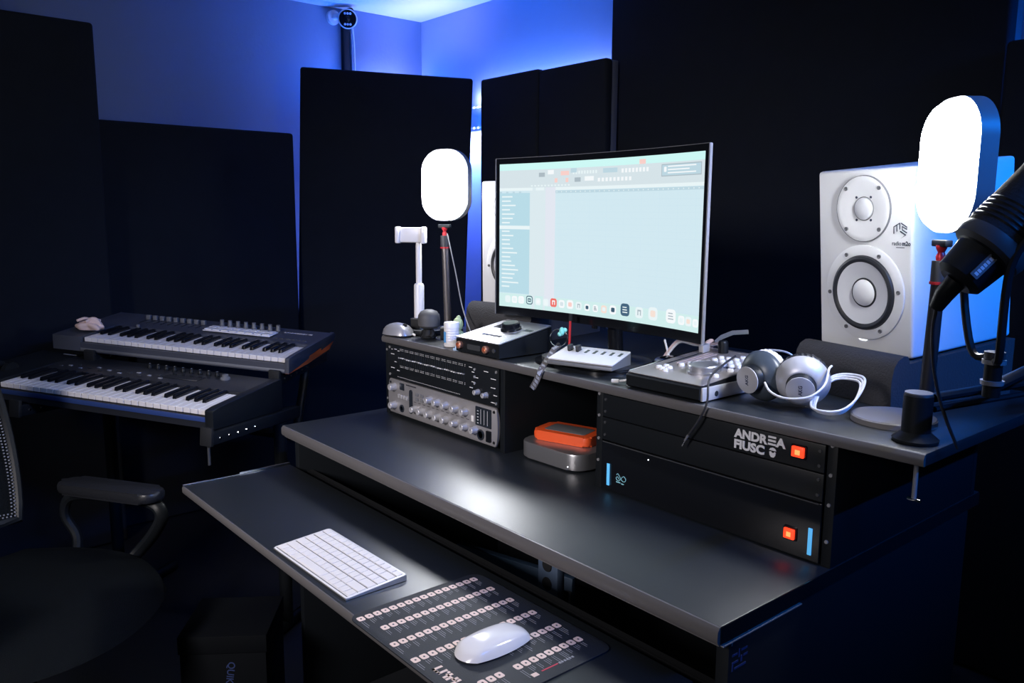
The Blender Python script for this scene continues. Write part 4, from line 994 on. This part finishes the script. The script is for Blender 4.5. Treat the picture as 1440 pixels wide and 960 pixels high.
for x in (.026, -.60):
    a0, a1 = arm(LOWM, x, -.03, .40, -.0480, -.0995, 'lower_arm'); ends.append(a1)
    b0, b1 = arm(UPM, x-.05, -.02, .33, -.0478, -.0530, 'upper_arm')
    mid = a0.lerp(a1, .78)
    B().tube([Vector((mid.x, mid.y, .02)), mid+Vector((0, 0, -.036))], .019, 12).obj('upright', BLK, t)
    cc = b0.lerp(b1, .6)
    B().tube([mid+Vector((0, 0, -.06)), Vector((mid.x*.4+cc.x*.6, mid.y*.4+cc.y*.6, .60)), cc+Vector((0, 0, -.036))], .014, 12).obj('riser', BLK, t)
    yv = (LOWM.to_3x3() @ Vector((0, 1, 0))); yv.z = 0; yv.normalize()
    B().tube([Vector((mid.x, mid.y, .018))-yv*.26, Vector((mid.x, mid.y, .018))+yv*.26], .017, 12).obj('foot', BLK, t)
e0, e1 = ends
B().tube([e0.lerp(e1, .02)+Vector((0, 0, -.10)), e0.lerp(e1, .98)+Vector((0, 0, -.10))], .014, 10).obj('crossbar', BLK, t)
c0 = kp(LOWM, .012, -.01, -.06)
B().cyl(c0+Vector((0, 0, -.085)), c0+Vector((0, 0, -.03)), .004, .004, 10).obj('clamp_screw', DGREY, t)

# ------------------------------------------------------------------ office chair
CH = T(-1.955, .25, 0) @ RZ(rad(32.7-90))      # local +Y is the facing direction
t = thing('office_chair', 'black mesh office chair with looped armrests in front of the keyboards', 'chair', CH)
b = B(); rows = []
for i in range(15):
    v = -1+2*i/14; row = []
    for j in range(15):
        u = -1+2*j/14
        x, y = u*math.sqrt(1-v*v/2.5)*.265*1.04, v*math.sqrt(1-u*u/2.5)*.26*1.04
        r_ = max(abs(u), abs(v)); row.append(b.bm.verts.new((x, y, .462-.045*max(0, v)**3-.02*r_**6+.010*(u*u))))
    rows.append(row)
for i in range(14):
    for j in range(14): b.bm.faces.new((rows[i][j], rows[i+1][j], rows[i+1][j+1], rows[i][j+1]))
bmesh.ops.solidify(b.bm, geom=list(b.bm.faces), thickness=.05)
b.obj('seat', MESHF, t, None, 60)
b = B(); rows = []
for i in range(17):
    v = i/16; row = []
    for j in range(13):
        u = -1+2*j/12; wv = .24*(1-.25*abs(v-.45)**2*4)
        row.append(b.bm.verts.new((u*wv, -.25-.10*v+.05*u*u-.03*math.sin(v*3), .54+.52*v)))
    rows.append(row)
for i in range(16):
    for j in range(12): b.bm.faces.new((rows[i][j], rows[i+1][j], rows[i+1][j+1], rows[i][j+1]))
edge = [r_[0].co.copy() for r_ in rows] + [v.co.copy() for v in rows[-1][1:]] + [r_[-1].co.copy() for r_ in rows[::-1][1:]] + [v.co.copy() for v in rows[0][::-1][1:-1]]
bmesh.ops.solidify(b.bm, geom=list(b.bm.faces), thickness=.006)
bk = b.obj('backrest', MESHF, t, None, 60)
B().tube(edge, .012, 8, closed=True).obj('back_frame', BLK, t)
ho = B()
for p in [edge[i].lerp(edge[(i+1) % len(edge)], f_) for i in range(len(edge)) for f_ in (0, .25, .5, .75)]:
    c_ = Vector((0, -.31, .78)); d_ = (c_-p).normalized(); pp = p+d_*.017
    for s in (0, .009): q_ = pp+d_*s; ho.box(q_.x-.0014, q_.x+.0014, q_.y-.0014+.008, q_.y+.0014+.008, q_.z-.0014, q_.z+.0014)
ho.obj('mesh_holes', PRINTG, bk)['kind'] = 'stuff'
B().tube([(0, -.20, .415), (0, -.32, .43), (0, -.355, .58), (0, -.345, .72)], .02, 10, smooth=5).obj('back_spine', BLK, t)
for s in (-1, 1):
    x = s*.295
    lp = [(x*.86, -.10, .405), (x, -.13, .46), (x, -.165, .520), (x, -.135, .573), (x, -.02, .585), (x, .10, .583), (x, .135, .555), (x, .110, .505), (x, .06, .45), (x*.86, .03, .405)]
    a = B().tube(lp, .0125, 10, smooth=5, flat=1.3).obj('armrest', BLK, t)
    B().prism(rrect(.075, .30, .035, 8, x, -.015), .586, .613, 'Z', .009).obj('arm_pad', LEATHER, a)
B().box(-.26, .26, -.12, .05, .395, .412, .004).obj('seat_plate', BLK, t)
B().cyl((0, 0, .09), (0, 0, .395), .026, .022, 20).obj('gas_column', BLK, t)
for k in range(5):
    a = 2*math.pi*k/5+.3
    l_ = B().tube([(0, 0, .10), (.15*math.cos(a), .15*math.sin(a), .095), (.30*math.cos(a), .30*math.sin(a), .072)], [.026, .022, .016], 10).obj('base_leg', BLK, t)
    B().cyl((.30*math.cos(a)-.012*math.sin(a), .30*math.sin(a)+.012*math.cos(a), .028), (.30*math.cos(a)+.012*math.sin(a), .30*math.sin(a)-.012*math.cos(a), .028), .027, .027, 18).obj('caster', BLKM, l_)

# ------------------------------------------------------------------ things under the desk
bx = frame((-1.80, .63, .0), (.58, .81, 0), (-.81, .58, 0), (0, 0, 1))
t = thing('shoe_box', 'dark box with dim blue brand lettering on the floor under the tray', 'box', bx)
BXM = mat('box_black_card', (.004, .005, .007), .8, spec=.1)
B().box(-.10, .10, .003, .20, 0, .255, .002).obj('carton', BXM, t); B().box(-.103, .103, 0, .203, .256, .30, .002).obj('lid', BXM, t)
link('lettering', text_mesh('QUIKSILVER', .024, .0002, .0003, 'LEFT', .95, PRINTD), t, T(.012, .0025, .235) @ UPX @ RZ(rad(-98)))
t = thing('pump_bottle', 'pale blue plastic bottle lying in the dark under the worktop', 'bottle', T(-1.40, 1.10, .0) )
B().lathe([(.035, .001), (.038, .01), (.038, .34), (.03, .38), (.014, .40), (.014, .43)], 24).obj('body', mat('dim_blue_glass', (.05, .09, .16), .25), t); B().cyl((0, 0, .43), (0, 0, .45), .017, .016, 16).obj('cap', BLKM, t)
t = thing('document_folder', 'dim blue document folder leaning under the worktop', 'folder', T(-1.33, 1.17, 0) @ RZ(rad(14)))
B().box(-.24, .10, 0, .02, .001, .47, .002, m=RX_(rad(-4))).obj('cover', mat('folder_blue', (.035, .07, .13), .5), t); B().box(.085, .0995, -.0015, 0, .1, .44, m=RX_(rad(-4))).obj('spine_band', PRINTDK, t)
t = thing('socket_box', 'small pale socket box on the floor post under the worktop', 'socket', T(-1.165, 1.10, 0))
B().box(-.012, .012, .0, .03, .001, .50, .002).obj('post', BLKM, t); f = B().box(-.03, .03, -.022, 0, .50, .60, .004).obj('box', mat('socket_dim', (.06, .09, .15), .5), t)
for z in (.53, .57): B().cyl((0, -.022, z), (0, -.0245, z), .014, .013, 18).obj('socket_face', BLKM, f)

# ------------------------------------------------------------------ security camera on the side wall
cc = Vector((LX+.10, 2.10, 2.235))
vd = (Vector((0, 0, 1.28))-cc).normalized(); q = vd.to_track_quat('Z', 'Y').to_matrix().to_4x4()
t = thing('security_camera', 'white round security camera under the ceiling on the side wall', 'camera', T(*cc) @ q)
B().lathe([(.022, -.055), (.040, -.050), (.047, -.03), (.048, .0), (.046, .006), (.042, .008)], 36).obj('housing', WHITE, t)
fc = B().lathe([(.0425, .007), (.0415, .0095), (.001, .010)], 36, None, False, True).obj('face', BLKG, t)
for y in (-.025, .025):
    for x in (-.013, 0, .013): B().lathe([(.0058, .0098), (.005, .0125), (.001, .0135)], 12, T(x, y, 0), False, False).obj('infrared_led', PRINTW, fc)
B().lathe([(.014, .0098), (.012, .012), (.001, .0135)], 20, None, False, False).obj('lens', GLASSD, fc)
iv = (T(*cc) @ q).inverted()
def l2(p): return iv @ Vector(p)
B().tube([l2(cc-vd*.05), l2((LX+.05, 2.075, 2.25)), l2((LX+.004, 2.07, 2.252))], .014, 12, smooth=4).obj('arm', WHITE, t)
B().cyl(l2((LX+.0005, 2.07, 2.252)), l2((LX+.02, 2.07, 2.252)), .036, .034, 24).obj('wall_plate', WHITE, t)
B().tube([l2((LX+.09, 2.14, 2.27)), l2((LX+.085, 2.13, 2.292)), l2((LX+.05, 2.11, 2.285)), l2((LX+.03, 2.09, 2.26))], .004, 8, smooth=5).obj('lead', BLKM, t)
B().tube([l2(cc+Vector((.01, .02, -.045))), l2((LX+.095, 2.135, 2.10)), l2((LX+.09, 2.14, 1.98)), l2((LX+.06, 2.17, 1.80)), l2((LX+.045, 2.18, 1.60))], .0045, 8, smooth=6).obj('white_lead', CABLEW, t)
